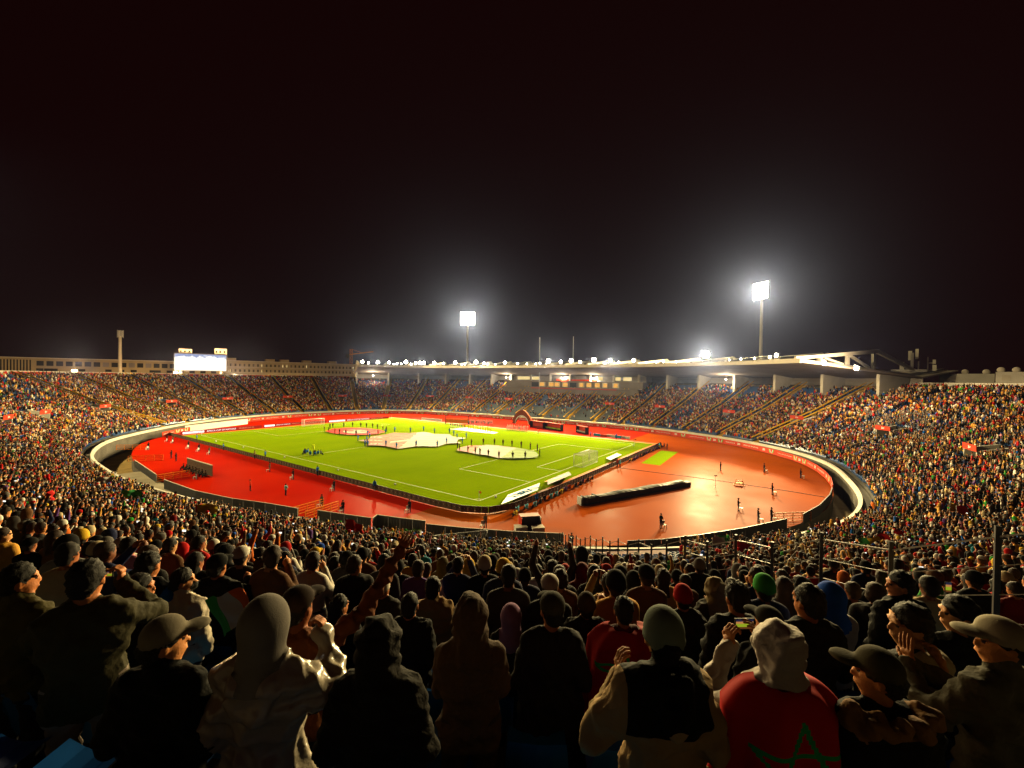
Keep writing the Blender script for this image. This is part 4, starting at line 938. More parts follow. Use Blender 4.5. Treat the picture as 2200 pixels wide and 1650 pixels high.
hero(1425, 1366, 1.96, 'bald', 'man in grey green beanie and beige jacket with black yoke in the foreground', (170, 140, 96), dict(arms=(((.34, .02, 1.12), (.16, .24, 1.27)), 'pocket'), bulk=.042), bot=(186, 160, 116), hat=(96, 104, 92), skin=0, extra=(12, 11, 11), fold=.45, h=.0135,
     hands=[(HAND_CURL, (-.16, .24, 1.27), (.0, .1, 1), (1, .2, 0), True)],
     add=lambda f: (f.el((0, -.005, 1.70), (.1, .115, .112), HEAD, .006, cut=(0, 0, -1, -1.64), bias=.006), f.el((0, -.005, 1.662), (.106, .12, .034), HEAD, .012, bias=.006), f.el((0, -.04, 1.605), (.072, .06, .06), HAIR, .02),
                    f.rc((-.09, -.10, 1.475), (.09, -.10, 1.475), .045, .045, BOT, .02, 1, .01), f.rc((-.085, -.125, 1.45), (.0, -.165, 1.33), .04, .045, BOT, .03, 1, .01), f.rc((.085, -.125, 1.45), (.0, -.165, 1.33), .04, .045, BOT, .03, 1, .01)),
     paint=lambda X: np.minimum(np.minimum(X[:, 2]-1.24-.02*np.sin(X[:, 0]*9), .205-np.abs(X[:, 0])), .06-X[:, 1]))
hero(1668, 1396, 2.0, 'hood', 'person in white hood with red star flag as cape, filming with a phone', (206, 196, 184), dict(arms=(((.33, .14, 1.22), (.075, .35, 1.46)), ((.33, .18, 1.22), (.13, .37, 1.46))), bulk=.03, yaw=.15), bot=(196, 186, 172), skin=0, fold=.4, h=.0135, cape=dict(side=12, seed=5, zbot=.35),
     hands=[(HAND_GRIP, (-.075, .35, 1.46), (.1, .1, 1), (1, .3, 0), True), (HAND_CURL, (.13, .37, 1.46), (-.2, .1, 1), (-1, .3, 0), False)])
hero(1652, 1338, 2.9, 'cap', 'person in black cap just behind the filming phone', (14, 13, 12), dict(arms=('pocket', 'pocket'), bulk=.03, yaw=.4), hat=(34, 31, 22))
hero(1738, 1290, 2.9, 'hair', 'dark jacket person holding a bottle right of the white hood', (16, 14, 14), dict(arms=('down', ((.31, .06, 1.08), (.2, .26, 1.10))), bulk=.04, yaw=.3), hands=[(HAND_GRIP, (.2, .26, 1.10), (-.1, .6, .6), (-1, 0, 0), False)])
def fur(f):
    q = random.Random(4)
    for k in range(46):
        a = q.uniform(-2.9, -.2); r = q.uniform(.13, .19); f.el((math.cos(a)*r*1.35, math.sin(a)*r, 1.47+q.uniform(-.035, .045)), (q.uniform(.022, .04),)*3, EXTRA, .012, bias=.01)
hero(1888, 1447, 1.9, 'cap', 'person in dark cap and black coat with brown fur collar, right foreground', (12, 10, 9), dict(arms=('pocket', 'pocket'), bulk=.045, yaw=.95), hat=(58, 52, 34), skin=0, extra=(110, 76, 40), add=fur, fold=.3)
hero(2152, 1378, 2.05, 'cap', 'clapping man in grey green jacket and pale cap at the right edge', (70, 66, 52), dict(arms=(((.33, .10, 1.18), (.16, .34, 1.30)), ((.29, .12, 1.14), (-.10, .36, 1.26))), bulk=.04, yaw=1.1, collar=True), hat=(150, 140, 118), skin=0, face=.12,
     hands=[(HAND_OPEN, (-.16, .34, 1.30), (.15, .35, .9), (1, 0, 0), True), (HAND_CURL, (.10, .36, 1.26), (-.1, .4, .8), (-1, 0, 0), False)])
hero(1958, 1342, 2.5, 'hooddown', 'dark haired person with white hood down, facing left behind the fur collar', (18, 16, 15), dict(arms=('pocket', 'pocket'), bulk=.045, yaw=1.0, hoodcol=EXTRA), extra=(206, 190, 160), skin=3, face=.3)
hero(2062, 1318, 3.1, 'long', 'long haired person in black coat left of the clapping man', (14, 13, 13), dict(arms=('clap', 'clap'), bulk=.035, yaw=1.2), skin=3, hands=None)
hero(930, 1262, 4.4, 'hair', 'person in tan coat seen from behind, left of centre', (150, 118, 74), dict(arms=('clap', 'clap'), bulk=.05, collar=True), hands=None)
hero(1467, 1282, 4.3, 'beanie', 'person in bright red beanie behind the green beanie man', (30, 26, 18), dict(arms=('pocket', 'pocket'), bulk=.04), hat=(190, 22, 20), hands=None)
hero(1535, 1268, 5.0, 'hood', 'person with pale fur trimmed hood right of the red beanie', (44, 38, 26), dict(arms=('pocket', 'pocket'), bulk=.05, hoodcol=EXTRA), extra=(150, 130, 92), hands=None)
hero(466, 1215, 4.6, 'cap', 'person in black jacket right of the white jacket man, behind the tricolour flag', (12, 12, 13), dict(arms=('pocket', ((.3, .2, 1.2), (.1, .4, 1.3))), bulk=.05), hat=(12, 12, 12), hands=None)
hero(1585, 1285, 3.4, 'hair', 'black clad person left of the phone, head bowed', (13, 12, 12), dict(arms=('pocket', 'pocket'), bulk=.05, nod=.3), hands=None)
hero(1935, 1255, 4.2, 'hair', 'man in black jacket turning his face left beside the wire fence', (12, 12, 13), dict(arms=('pocket', 'down'), bulk=.045, yaw=1.2, collar=True), skin=1, hands=None)
hero(1260, 1300, 3.9, 'beanie', 'dark figure in brown beanie between the coat man and the flag cape', (26, 21, 15), dict(arms=('pocket', 'pocket'), bulk=.055), hat=(52, 40, 26), hands=None)
hero(880, 1300, 3.7, 'hair', 'broad shouldered black clad person right of the puffer hood', (11, 10, 10), dict(arms=('pocket', 'pocket'), bulk=.055), hands=None)
hero(730, 1300, 4.3, 'long', 'long haired person in black beside the raised arm', (12, 11, 11), dict(arms=('fold', 'fold'), bulk=.04, yaw=-.6), hands=None)
# --- things they hold
def phone(x, y, D, label, w=.15, hgt=.072, rz=0., tilt=0.):
    P = at_d(x, y, D); root = empty('phone', P, YAW+rz); root.rotation_euler = (tilt, 0, YAW+rz); tag(root, label, 'phone')
    b = MB(); b.box((0, .006, 0), (w, .009, hgt)); b.build('case', M['dark'], root)
    b = MB(); q = w/2-.006; r = hgt/2-.004
    b.quad((-q, 0, -r), (q, 0, -r), (q, 0, -r*.6), (-q, 0, -r*.6), 2); b.quad((-q, 0, -r*.6), (q, 0, -r*.6), (q, 0, r*.1), (-q, 0, r*.1), 0); b.quad((-q, 0, r*.1), (q, 0, r*.1), (q, 0, r*.55), (-q, 0, r*.55), 1); b.quad((-q, 0, r*.55), (q, 0, r*.55), (q, 0, r), (-q, 0, r), 3)
    b.build('screen', [M['scr_g'], M['scr_o'], M['scr_d'], M['scr_k']], root); return root
M['scr_g'] = emit('screen_green', (.35, .45, .02), .7); M['scr_o'] = emit('screen_orange', (.7, .3, .08), .6); M['scr_d'] = emit('screen_brown', (.25, .08, .02), .4); M['scr_k'] = emit('screen_night', (.03, .03, .08), .5); M['scr_w'] = emit('screen_white', (1, .95, .85), 1.4)
phone(1600, 1341, 2.36, 'phone showing the bright pitch, held by the white hooded person', .115, .062, .05)
phone(226, 1234, 3.15, 'bright phone held by the tall olive jacket person at left', .10, .05, .2)
phone(1188+125, 1227, 8.2, 'small phone with green screen held in the crowd right of centre', .14, .08)
phone(2038, 1262, 4.8, 'upright phone with yellow green screen near the fence', .07, .12, -.2)
b = MB(); b.tube([(0, 0, 0), (0, 0, .13), (0, 0, .15), (0, 0, .17)], [.031, .031, .014, .014], 14); b.tube([(0, 0, .165), (0, 0, .195)], .018, 12, 1)
P = at_d(1750, 1396, 3.2); o = b.build('water_bottle', [mat('bottle_plastic', (.45, .5, .55), .15, .1), M['cyan_print']], None, True, P); tag(o, 'clear water bottle with blue cap held right of the white hood', 'bottle'); o.rotation_euler = (.35, .2, 0)
def cloth_flag(name, label, px4, D4, stripes, mats, cat='flag', n=36, amp=.03):
    C4 = [at_d(x, y, d) for (x, y), d in zip(px4, D4)]; nn = (C4[1]-C4[0]).cross(C4[3]-C4[0]).normalized(); b = MB()
    for i in range(n+1):
        for j in range(n+1):
            u, v = i/n, j/n; p = (C4[0]*(1-u)+C4[1]*u)*(1-v)+(C4[3]*(1-u)+C4[2]*u)*v
            b.v.append(tuple(p+nn*amp*(math.sin(u*9+v*2.5)+.5*math.sin(u*17-v*6))+Vector((0, 0, amp*.5*math.sin(u*11)))))
    for i in range(n):
        for j in range(n): b.f.append((i*(n+1)+j, (i+1)*(n+1)+j, (i+1)*(n+1)+j+1, i*(n+1)+j+1)); b.m.append(min(stripes-1, int(i/n*stripes)))
    o = b.build(name, mats, None, True); tag(o, label, cat); return o
M['flag_green'] = mat('flag_green', (.03, .22, .05), .8, .1); M['flag_white'] = mat('flag_white', (.75, .72, .66), .8, .05); M['flag_orange'] = mat('flag_orange', (.8, .13, .015), .8, .1); M['flag_yellow'] = mat('flag_yellow', (.75, .5, .03), .8, .1)
cloth_flag('tricolour_flag', 'green, white and orange flag held up left of the grey hood', ((440, 1290), (522, 1262), (548, 1302), (478, 1372)), (2.75, 2.62, 2.6, 2.72), 3, [M['flag_green'], M['flag_white'], M['flag_orange']], amp=.016)
cloth_flag('waved_flag', 'green, yellow and red flag waved in the right hand crowd', ((1842, 1160), (1905, 1146), (1915, 1156), (1850, 1172)), (24, 23, 23, 24), 3, [M['flag_green'], M['flag_yellow'], M['red_flag']], amp=.08)
cloth_flag('waved_flag', 'small red flag waved right of the tricolour in the right hand crowd', ((1922, 1136), (1942, 1142), (1941, 1151), (1922, 1147)), (22, 22, 22, 22), 1, [M['red_flag']], amp=.05)
# ------------------------------------------------------------------ who stands where in the bowl
rg = np.random.default_rng(11)
def clear_of_vom(u, o):
    for vu, vo, vw, vd in VOMS:
        du_ = abs((u-vu+.5) % 1.0-.5)*(FLEN+o*6.28)
        if du_ < vw/2+.5 and vo-2.2 < o < vo+vd+.3: return False
    return True
AIS = np.array(AISLES); pts = []
for i in range(NROWS-1):
    o = ROW_O[i]+.36; Lr = FLEN+o*2*math.pi; n = int(Lr/.53)
    u = ((np.arange(n)+.5*(i % 2))/n) % 1.0
    da = np.abs((AIS[None, :]-u[:, None]+.5) % 1.0-.5).min(1)*Lr
    ay = np.array([aisle_yellow(q) for q in u]); u = u[da > np.where(ay, 1.0, .75)]; pts.append(np.stack([u, np.full(len(u), o), np.full(len(u), i)], 1))
pts = np.concatenate(pts); U = pts[:, 0]; OO = pts[:, 1]; RI = pts[:, 2].astype(int)
def bowl_np(U, OO):
    fi = U*NF; i0 = fi.astype(int) % NF; i1 = (i0+1) % NF; al = (fi-fi.astype(int))[:, None]
    PB = FC[i0]*(1-al)+FC[i1]*al; NB = FNRM[i0]*(1-al)+FNRM[i1]*al; NB /= np.linalg.norm(NB, axis=1)[:, None]
    Q2 = PB+NB*OO[:, None]; return np.stack([-Q2[:, 0], Q2[:, 1]], 1), NB
XY, NB = bowl_np(U, OO)
SP = np.concatenate([XY, np.array(ROW_Z)[RI][:, None]], 1)
px, py, pz = proj_np(SP+np.array([0, 0, 1.4]))
vis = (pz > 1.2) & (px > -200) & (px < 2400) & (py < 1900)
U, OO, RI, SP, NB, px, py, pz = (A[vis] for A in (U, OO, RI, SP, NB, px, py, pz))
ok = np.array([clear_of_vom(u, o) for u, o in zip(U, OO)]); boxz = np.array([between(u, ub0, ub1) for u in U]); roofz = np.array([under_roof(u) for u in U])
ok &= ~(boxz & (OO > 25.5)) & ~(roofz & (OO > 38.5))
U, OO, RI, SP, NB, px, py, pz, boxz, roofz = (A[ok] for A in (U, OO, RI, SP, NB, px, py, pz, boxz, roofz))
ROTIN = np.arctan2(-NB[:, 0], -NB[:, 1])            # z rotation that faces the pitch
# --- blue seats: near ones one by one, the rest as one mass
def seat_meshes():
    p = MB(); 
    for i in range(4):
        for j in range(4):
            def S(a, c): x = -.21+.42*a/4; y = .0+.4*c/4; return (x, y, .43+.06*(abs(x)/.21)**2+.02*(c/4))
            p.quad(S(i, j), S(i+1, j), S(i+1, j+1), S(i, j+1))
    q = MB()
    for i in range(4):
        for j in range(4):
            def S(a, c): x = (-.21+.42*a/4)*(1-.12*(c/4)**2); zz = .44+.40*c/4; return (x, -.02-.10*(c/4)+.05*(abs(x)/.21)**2, zz-.03*(abs(x)/.21)**2*(c/4))
            q.quad(S(i, j), S(i, j+1), S(i+1, j+1), S(i+1, j))
    l = MB(); l.bar((0, .15, 0), (0, .15, .43), .06, .06); l.box((0, .15, .42), (.36, .06, .04))
    out = []
    for b_, nm, m in ((p, 'seat_pan', M['blue_seat']), (q, 'seat_back', M['blue_seat']), (l, 'seat_support', M['dark_metal'])):
        me = b_.mesh(nm, m, nm != 'seat_support'); out.append(me)
    return out
SEAT_PAN, SEAT_BACK, SEAT_SUP = seat_meshes()
def seat_low(m):
    b = MB(); b.hexa([(-.2,0,.40),(.2,0,.40),(.2,.4,.42),(-.2,.4,.42),(-.21,0,.44),(.21,0,.44),(.21,.4,.47),(-.21,.4,.47)])
    b.hexa([(-.21,-.05,.44),(.21,-.05,.44),(.21,0,.44),(-.21,0,.44),(-.19,-.15,.84),(.19,-.15,.84),(.19,-.11,.84),(-.19,-.11,.84)]); return b.mesh('seat_shell', m)
SEATC = template_collection('seat_shell', [seat_low(M['blue_seat']), seat_low(M['grey_seat'])])
seatP = SP-np.concatenate([np.stack([-NB[:, 0], NB[:, 1]], 1)*-.18, np.zeros((len(SP), 1))], 1)
near_seat = (pz < 6.2) & (px > -60) & (px < 2260)
ROWN = {2: 'second', 3: 'third', 4: 'fourth', 5: 'fifth', 6: 'sixth', 7: 'seventh', 8: 'eighth', 9: 'ninth', 10: 'tenth', 11: 'eleventh', 12: 'twelfth', 13: 'thirteenth', 14: 'fourteenth', 15: 'fifteenth', 16: 'sixteenth', 17: 'seventeenth', 18: 'eighteenth'}
def zone(x):
    for lim, nm in ((200, 'at far left'), (420, 'near the left edge'), (620, 'left of the grey hooded man'), (830, 'behind the raised brown arm'), (1020, 'left of photo centre'), (1200, 'at photo centre'), (1390, 'right of photo centre'), (1560, 'ahead of the green beanie man'), (1740, 'ahead of the phone filming man'), (1920, 'by the wire fence'), (2080, 'right of the fence posts')):
        if x < lim: return nm
    return 'at far right'
CAMROW = row_at(38.5)
def rowphrase(i):
    n = max(1, CAMROW-i); return (ROWN.get(n, 'next')+' row ahead') if n > 1 else 'nearest row'
seen = {}
nsj = np.argwhere(near_seat).ravel(); nsj = nsj[np.lexsort((px[nsj], -RI[nsj]))]; rk = {}
for j in nsj:
    rk[RI[j]] = rk.get(RI[j], -1)+1
    o = empty('stadium_seat', seatP[j], ROTIN[j]); lab = f'blue plastic seat, {rowphrase(RI[j])}, {ORD[rk[RI[j]]]} from the left, {zone(px[j])}'
    tag(o, lab, 'seat', 'blue seats of the near rows'); link('seat_pan', SEAT_PAN, o); link('seat_back', SEAT_BACK, o); link('seat_support', SEAT_SUP, o)
fs = ~near_seat
zc = np.zeros((fs.sum(), 3), np.float32)
gs = (boxz[fs] & (OO[fs] < 12)).astype(int)
scatter('stadium_seats', seatP[fs], ROTIN[fs], np.ones(fs.sum()), gs, {}, SEATC, 'mass of blue seats filling the far stands')

# --- people
def fill_prob(px, py, OO, boxz, roofz):
    p = np.full(len(px), .93)
    p[(pz > 60)] = .95
    p[boxz & (OO < 12)] = .08; p[boxz & (OO >= 12)] = .6
    sect = np.sin(U*163.0)+np.sin(U*71+OO*.13); p[roofz & (sect > 1.25)] *= .35; p[roofz & ~boxz & (OO > 27) & (sect < -.9)] *= .3
    lf = (px < 130) & (py < 862) & (pz > 40); p[lf] = .55
    p[roofz & (OO > 33)] *= .45
    p[(OO < 2.2) & (pz > 30)] *= .7
    return p
take = rg.random(len(px)) < fill_prob(px, py, OO, boxz, roofz)
# keep room for the people built by hand in the nearest rows and for the fence line
LF0 = np.array([39.77, -38.65]); LFD = np.array([-.62, .784])
def fence_dist(P): d = P[:, :2]-LF0; return np.abs(d[:, 0]*LFD[1]-d[:, 1]*LFD[0])
take &= ~((fence_dist(SP) < .55) & (pz < 34) & (px > 1000))
hero_xy = np.array([h['xy'] for h in HEROES])
hd = np.sqrt(((SP[:, None, :2]-hero_xy[None])**2).sum(-1)).min(1)
inframe = (px > -40) & (px < 2240)
take &= ~((pz < 2.75) & inframe) & ~((hd < .52) & (pz < 9))
take &= ~((pz < 4.0) & inframe) & ~((pz < 7) & (px < 70)) & ~((pz < 6) & (px > 2120))          # open steps and seats show here
take &= ~((px > 1225) & (px < 1470) & (pz > 21) & (pz < 45) & (py < 1252)) & ~((OO < 4.3) & (pz < 80) & (px > 330) & (px < 1300))
jit = rg.normal(0, .085, (len(px), 2)); P3 = SP.copy(); P3[:, :2] += jit
idx = np.argwhere(take).ravel(); order = idx[np.argsort(pz[idx])]; order_in = [j for j in order if -20 < px[j] < 2220]
NEAR = order_in[:112]; near_set = set(NEAR)
def face_rot(j): return ROTIN[j]+rg.normal(0, .22)
tq = rg.choice(len(TPL), size=len(px), p=np.array([15, 11, 10, 11, 9, 11, 9, 10, 3, 6, 10, 2])/107.0)
seen = {}
for j in NEAR:
    tn = int(tq[j]); h, kw, hp, pose = TPL[tn]
    tc_, hc_ = pick(TOPS, rg), pick(HATS, rg)
    o = link('person', TN[tn], None, P3[j], face_rot(j)); s = 1+rg.normal(0, .03); o.scale = (s*1.02, s*1.02, s)
    dress(o, tc_[1], BOTS[rg.integers(5)], hc_[1], SKINS[rg.integers(5)], HAIRS[rg.integers(4)])
    hs = {'beanie': f'{hc_[0]} beanie', 'cap': f'{hc_[0]} cap', 'headscarf': f'{hc_[0]} headscarf'}.get(hp, hp)
    lab = f'{tc_[0]} top, {hs}, {pose}, {rowphrase(RI[j])}, {zone(px[j])}'
    if len(lab.replace(',', '').split()) > 15: lab = f'{tc_[0]} top, {hs}, {rowphrase(RI[j])}, {zone(px[j])}'
    tag(o, lab, 'person', 'spectators of the near rows')
def crowd(name, sel, coll, label, nt):
    n = len(sel)
    w = np.array([t[2] for t in TOPS], float); ti = rg.choice(len(TOPS), size=n, p=w/w.sum()); w2 = np.array([t[2] for t in HATS], float); hi = rg.choice(len(HATS), size=n, p=w2/w2.sum())
    patch = (px[sel] > 1850) & (px[sel] < 2010) & (py[sel] > 880) & (py[sel] < 940) & (rg.random(n) < .6); ti[patch] = 7
    cols = dict(topcol=np.array([t[1] for t in TOPS])[ti], headcol=np.array([t[1] for t in HATS])[hi], botcol=np.array(BOTS)[rg.integers(0, 5, n)], skincol=np.array(SKINS)[rg.integers(0, 5, n)], haircol=np.array(HAIRS)[rg.integers(0, 4, n)])
    cols['extracol'] = cols['topcol']
    rot = ROTIN[sel]+rg.normal(0, .3, n); scatter(name, P3[sel], rot, 1+rg.normal(0, .055, n), np.minimum(tq[sel], nt-1), cols, coll, label)
rest = np.array([j for j in idx if j not in near_set])
mid = rest[pz[rest] < 48]; far = rest[pz[rest] >= 48]
crowd('crowd', mid, template_collection('person_mid', TM), 'dense crowd of standing spectators filling the near and side stands', len(TM))
crowd('far_crowd', far, template_collection('person_far', TF), 'distant crowd speckling the far stands and the main stand', len(TF))
print('CROWD', len(NEAR), len(mid), len(far), 'seats', near_seat.sum(), fs.sum())

# phones glowing here and there in the crowd
PHM = MB(); PHM.box((0, 0, 0), (.12, .012, .065)); PHS = PHM.mesh('phone_glow', M['scr_w'])
pk_ = rg.choice(mid[pz[mid] > 11], 110, replace=False); offp = np.stack([NB[pk_][:, 0], -NB[pk_][:, 1], np.zeros(len(pk_))], 1)*.38+np.array([0, 0, 1.64])
scatter('phone_glows', P3[pk_]+offp, ROTIN[pk_]+rg.normal(0, .4, len(pk_)), np.ones(len(pk_)), np.zeros(len(pk_), int), {}, template_collection('phone_glow', [PHS]), 'tiny lit phone screens held up in the crowd')

fl_ = rg.choice(mid[(pz[mid] > 20) & (px[mid] > 60) & (px[mid] < 2150)], 11, replace=False); fl_ = fl_[np.argsort(px[fl_])]
for q, j in enumerate(fl_):
    m_, nm_ = [(M['red_flag'], 'red'), (M['flag_white'], 'white'), (M['flag_green'], 'green'), (M['red_flag'], 'red'), (M['flag_yellow'], 'yellow')][q % 5]; b = MB(); n_ = 12; w_, h_ = rg.uniform(.9, 1.4), rg.uniform(.6, .85)
    for i in range(n_+1):
        for k in range(n_+1): b.v.append((w_*(i/n_-.5), .12*math.sin(i*.7+q)+.05*math.sin(k*.9+i*.4), h_*k/n_-.25*(i/n_)**2))
    for i in range(n_):
        for k in range(n_): b.f.append((i*(n_+1)+k, (i+1)*(n_+1)+k, (i+1)*(n_+1)+k+1, i*(n_+1)+k+1)); b.m.append(0)
    root = empty('waved_flag', P3[j]+np.array([0, 0, 1.7]), YAW+rg.normal(0, .5)); tag(root, f'{nm_} flag waved in the crowd, {ORD[q]} from left of eleven such flags', 'flag', 'flags waved in the crowd')
    b.build('flag_cloth', m_, root, True); b = MB(); b.tube([(-w_/2, 0, -.5), (-w_/2, 0, h_)], .015, 6); b.build('flag_pole', M['white_paint'], root)
# ------------------------------------------------------------------ lettering
def text_mesh(txt, size, m, name='lettering', bold=0.):
    c = bpy.data.curves.new(name, 'FONT'); c.body = txt; c.size = size; c.align_x = 'CENTER'; c.align_y = 'CENTER'; c.extrude = .004; c.offset = bold; c.resolution_u = 2
    o = bpy.data.objects.new(name, c); COL.objects.link(o); dg = bpy.context.evaluated_depsgraph_get(); me = bpy.data.meshes.new_from_object(o.evaluated_get(dg)); bpy.data.objects.remove(o); bpy.data.curves.remove(c)
    me.materials.clear(); me.materials.append(m); return me
def fit_text(parent, me, width, height, origin, xdir, ydir):
    co = np.empty(len(me.vertices)*3, np.float32); me.vertices.foreach_get('co', co); co = co.reshape(-1, 3); w, h = np.ptp(co[:, 0]), np.ptp(co[:, 1])
    x = Vector(xdir).normalized(); y = Vector(ydir).normalized(); z = x.cross(y); s = min(width/w, height/h) if width else height/h
    Mx = Matrix((x*s*(width/(s*w) if width else 1), y*s, z*s)).transposed().to_4x4(); Mx.translation = Vector(origin)
    o = link('lettering', me, parent); o.matrix_local = Mx; return o
T_AFRICA = text_mesh('TotalEnergies AFRICA CUP OF NATIONS', 1, M['white_paint']); T_MOR = text_mesh('MOROCCO 25', 1, M['white_paint']); T_CAN = text_mesh('AFRICA CUP OF NATIONS', 1, M['white_paint']); T_TE = text_mesh('TotalEnergies', 1, M['led_red'])
T_AFR_LED = text_mesh('AFRICA CUP OF NATIONS', 1, M['led_white']); T_MOR_LED = text_mesh('MOROCCO 25', 1, emit('led_amber', (1, .45, .2), .9))

# ------------------------------------------------------------------ red boards along the foot of the stand
BT = np.roll(BC, -1, 0)-BC; BL = np.concatenate([[0], np.cumsum(np.linalg.norm(BT, axis=1))])
def b_at(L):
    L = L % BL[-1]; i = int(np.searchsorted(BL, L, side='right')-1) % 300; a = (L-BL[i])/max(1e-9, BL[i+1]-BL[i]); return BC[i]*(1-a)+BC[(i+1) % 300]*a
def b_len(s, t): return BL[int(np.argmin(((BC-np.array([s, t]))**2).sum(1)))]
La, Lb = b_len(-42.3, 38), b_len(110, -7.5); span = (La-Lb) % BL[-1]; dirn = 1
start = Lb
NP_ = int(span/6.0)
CHEV = MB(); 
for sx in (-1, 1):
    CHEV.poly([(sx*.9, 0, .45), (sx*.62, 0, .45), (sx*.30, 0, -.45), (sx*.58, 0, -.45)], 0); CHEV.poly([(sx*.6, 0.0, .45), (sx*.45, 0, .45), (sx*.10, 0, -.42), (sx*.28, 0, -.42)], 1)
CHEVM = CHEV.mesh('chevron_emblem', [M['green_print'], M['white_paint']])
LOGO = MB(); LOGO.box((-.35, 0, 0), (.14, .01, .8)); LOGO.box((.1, 0, .2), (.6, .01, .22)); LOGO.box((.1, 0, -.15), (.6, .01, .22)); LOGOM = LOGO.mesh('logo_print', M['white_paint'])
for k in range(NP_):
    p, q = b_at(start+span*k/NP_+.03), b_at(start+span*(k+1)/NP_-.03)
    if abs(p[0]-q[0])+abs(p[1]-q[1]) > 12: continue
    a, c = W(*p), W(*q); mid = (a+c)/2; inn = (W(48, 37)-mid); inn.z = 0
    e = (c-a); n = Vector((-e.y, e.x, 0)).normalized()
    if n.dot(inn) < 0: n = -n
    mid = mid+n*.12; rz = rotz_dir((n.x, n.y)); L = e.length
    root = empty('red_perimeter_board', mid, rz)      # local +Y faces the pitch
    x_, y_, d_ = proj(mid); far = 'under the right stand' if x_ > 1500 else 'under the main stand' if x_ > 800 else 'below the far stand' if x_ > 560 else 'on the left bend'
    tag(root, f'red printed perimeter board {far}, {ORD[k] if k < 45 else ORD[NP_-1-k]} counting from the {"left bend" if k < 45 else "right end"}', 'advertising board', 'red boards along the stand foot')
    bb = MB(); bb.box((0, 0, .72), (L, .1, 1.3)); bb.build('panel', M['red_board'], root)
    kind = k % 5
    if kind in (0, 3): fit_text(root, T_AFRICA if kind == 0 else T_CAN, L*.86, .42, (0, .07, .78), (-1, 0, 0), (0, 0, 1))
    elif kind == 1:
        for sx in (-1.9, 1.9): o = link('chevron_emblem', CHEVM, root); o.location = (sx, .07, .78)
        o = link('logo_print', LOGOM, root); o.location = (0, .07, .78); o.scale = (-1, 1, .8)
    elif kind == 2: fit_text(root, T_MOR, L*.5, .45, (.8, .07, .78), (-1, 0, 0), (0, 0, 1)); o = link('logo_print', LOGOM, root); o.location = (-2, .07, .78); o.scale = (-1, 1, .8)
    else:
        o = link('chevron_emblem', CHEVM, root); o.location = (-1.2, .07, .78); o = link('logo_print', LOGOM, root); o.location = (1.4, .07, .78); o.scale = (-1, 1, .8)

# ------------------------------------------------------------------ pitchside boards seen from behind
PB = MB(); PB.box((0, 0, .5), (.94, .06, .86), m=0); PB.box((0, -.02, .5), (.98, .03, .06), m=1)
for sx in (-.46, .46): PB.box((sx, -.04, .5), (.05, .05, .9), m=1)
PB.box((0, -.04, .92), (.98, .05, .05), m=1); PB.box((0, -.04, .08), (.98, .05, .05), m=1); PB.box((0, -.05, .55), (.07, .03, .07), m=2); PB.bar((.3, -.05, .1), (.3, -.4, .02), .03, m=1)
PBM = PB.mesh('board_panel', [M['board_back'], M['board_frame'], M['cream']])
def board_row(name, label, path):
    pts = [Vector(p) for p in path]; root = empty(name, pts[0]); tag(root, label, 'advertising board'); 
    for i in range(len(pts)-1):
        a, c = pts[i], pts[i+1]; n = max(1, round((c-a).length)); e = (c-a)/n
        for k in range(n):
            o = link('board_panel', PBM, root); o.location = a+e*(k+.5)-pts[0]; o.rotation_euler = (0, 0, math.atan2(e.y, e.x)); o.scale = (e.length, 1, 1)
board_row('pitchside_board', 'long row of dark board backs along the near touchline', [W(112, -5.6), W(4, -5.6), W(-1.5, -5.2)])
board_row('pitchside_board', 'dark board backs rounding the near corner and running behind the near goal', [W(-1.35, -5.28), W(-4.6, -3.6), W(-6.2, 0), W(-6.6, 10), W(-6.6, 70)])
# LED boards behind the far goal
def led_board(px0, px1, label, txt=True, h=.95):
    a, c = at_z(*px0, 0), at_z(*px1, 0); mid = (a+c)/2; e = c-a; L = e.length; n = Vector((e.y, -e.x, 0)).normalized()
    if n.dot(Vector((CAM[0]-mid.x, CAM[1]-mid.y, 0))) < 0: n = -n
    root = empty('led_board', mid, rotz_dir((n.x, n.y))); tag(root, label, 'advertising board')
    bb = MB(); bb.box((0, 0, h/2+.05), (L, .2, h)); bb.build('panel', M['led_red'], root)
    if txt:
        bb = MB(); bb.box((L*.36, .105, h/2+.05), (L*.24, .02, h*.62)); w = bb.build('white_field', M['led_white'], root); fit_text(w, T_TE, L*.2, h*.38, (L*.36, .12, h/2+.05), (-1, 0, 0), (0, 0, 1))
        fit_text(root, T_AFR_LED, L*.36, h*.5, (L*.03, .11, h/2+.05), (-1, 0, 0), (0, 0, 1)); fit_text(root, T_MOR_LED, L*.2, h*.42, (-L*.29, .11, h/2+.05), (-1, 0, 0), (0, 0, 1))
    return root
led_board((388, 935), (562, 919.5), 'lit red board with white lettering left of the far goal, nearest the camera')
led_board((566, 919), (652, 911), 'lit red board with white lettering directly left of the far goal')
led_board((655, 911.5), (702, 908.5), 'lit red board behind the far goal', False)
led_board((704, 908.5), (835, 899), 'lit red board with white lettering right of the far goal')
def flat_board(px0, px1, h, m, label, name='flat_board', z=0.):
    a, c = at_z(*px0, z), at_z(*px1, z); bb = MB(); bb.bar(a+Vector((0, 0, h/2)), c+Vector((0, 0, h/2)), .15, h); o = bb.build(name, m); tag(o, label, 'board'); return o
flat_board((398, 928), (532, 911), 1.9, M['white_paint'], 'long blank white board behind the far left corner', 'white_board')
flat_board((906, 901.5), (949, 905.5), .9, M['white_paint'], 'blank white board left of the team line-up', 'white_board')
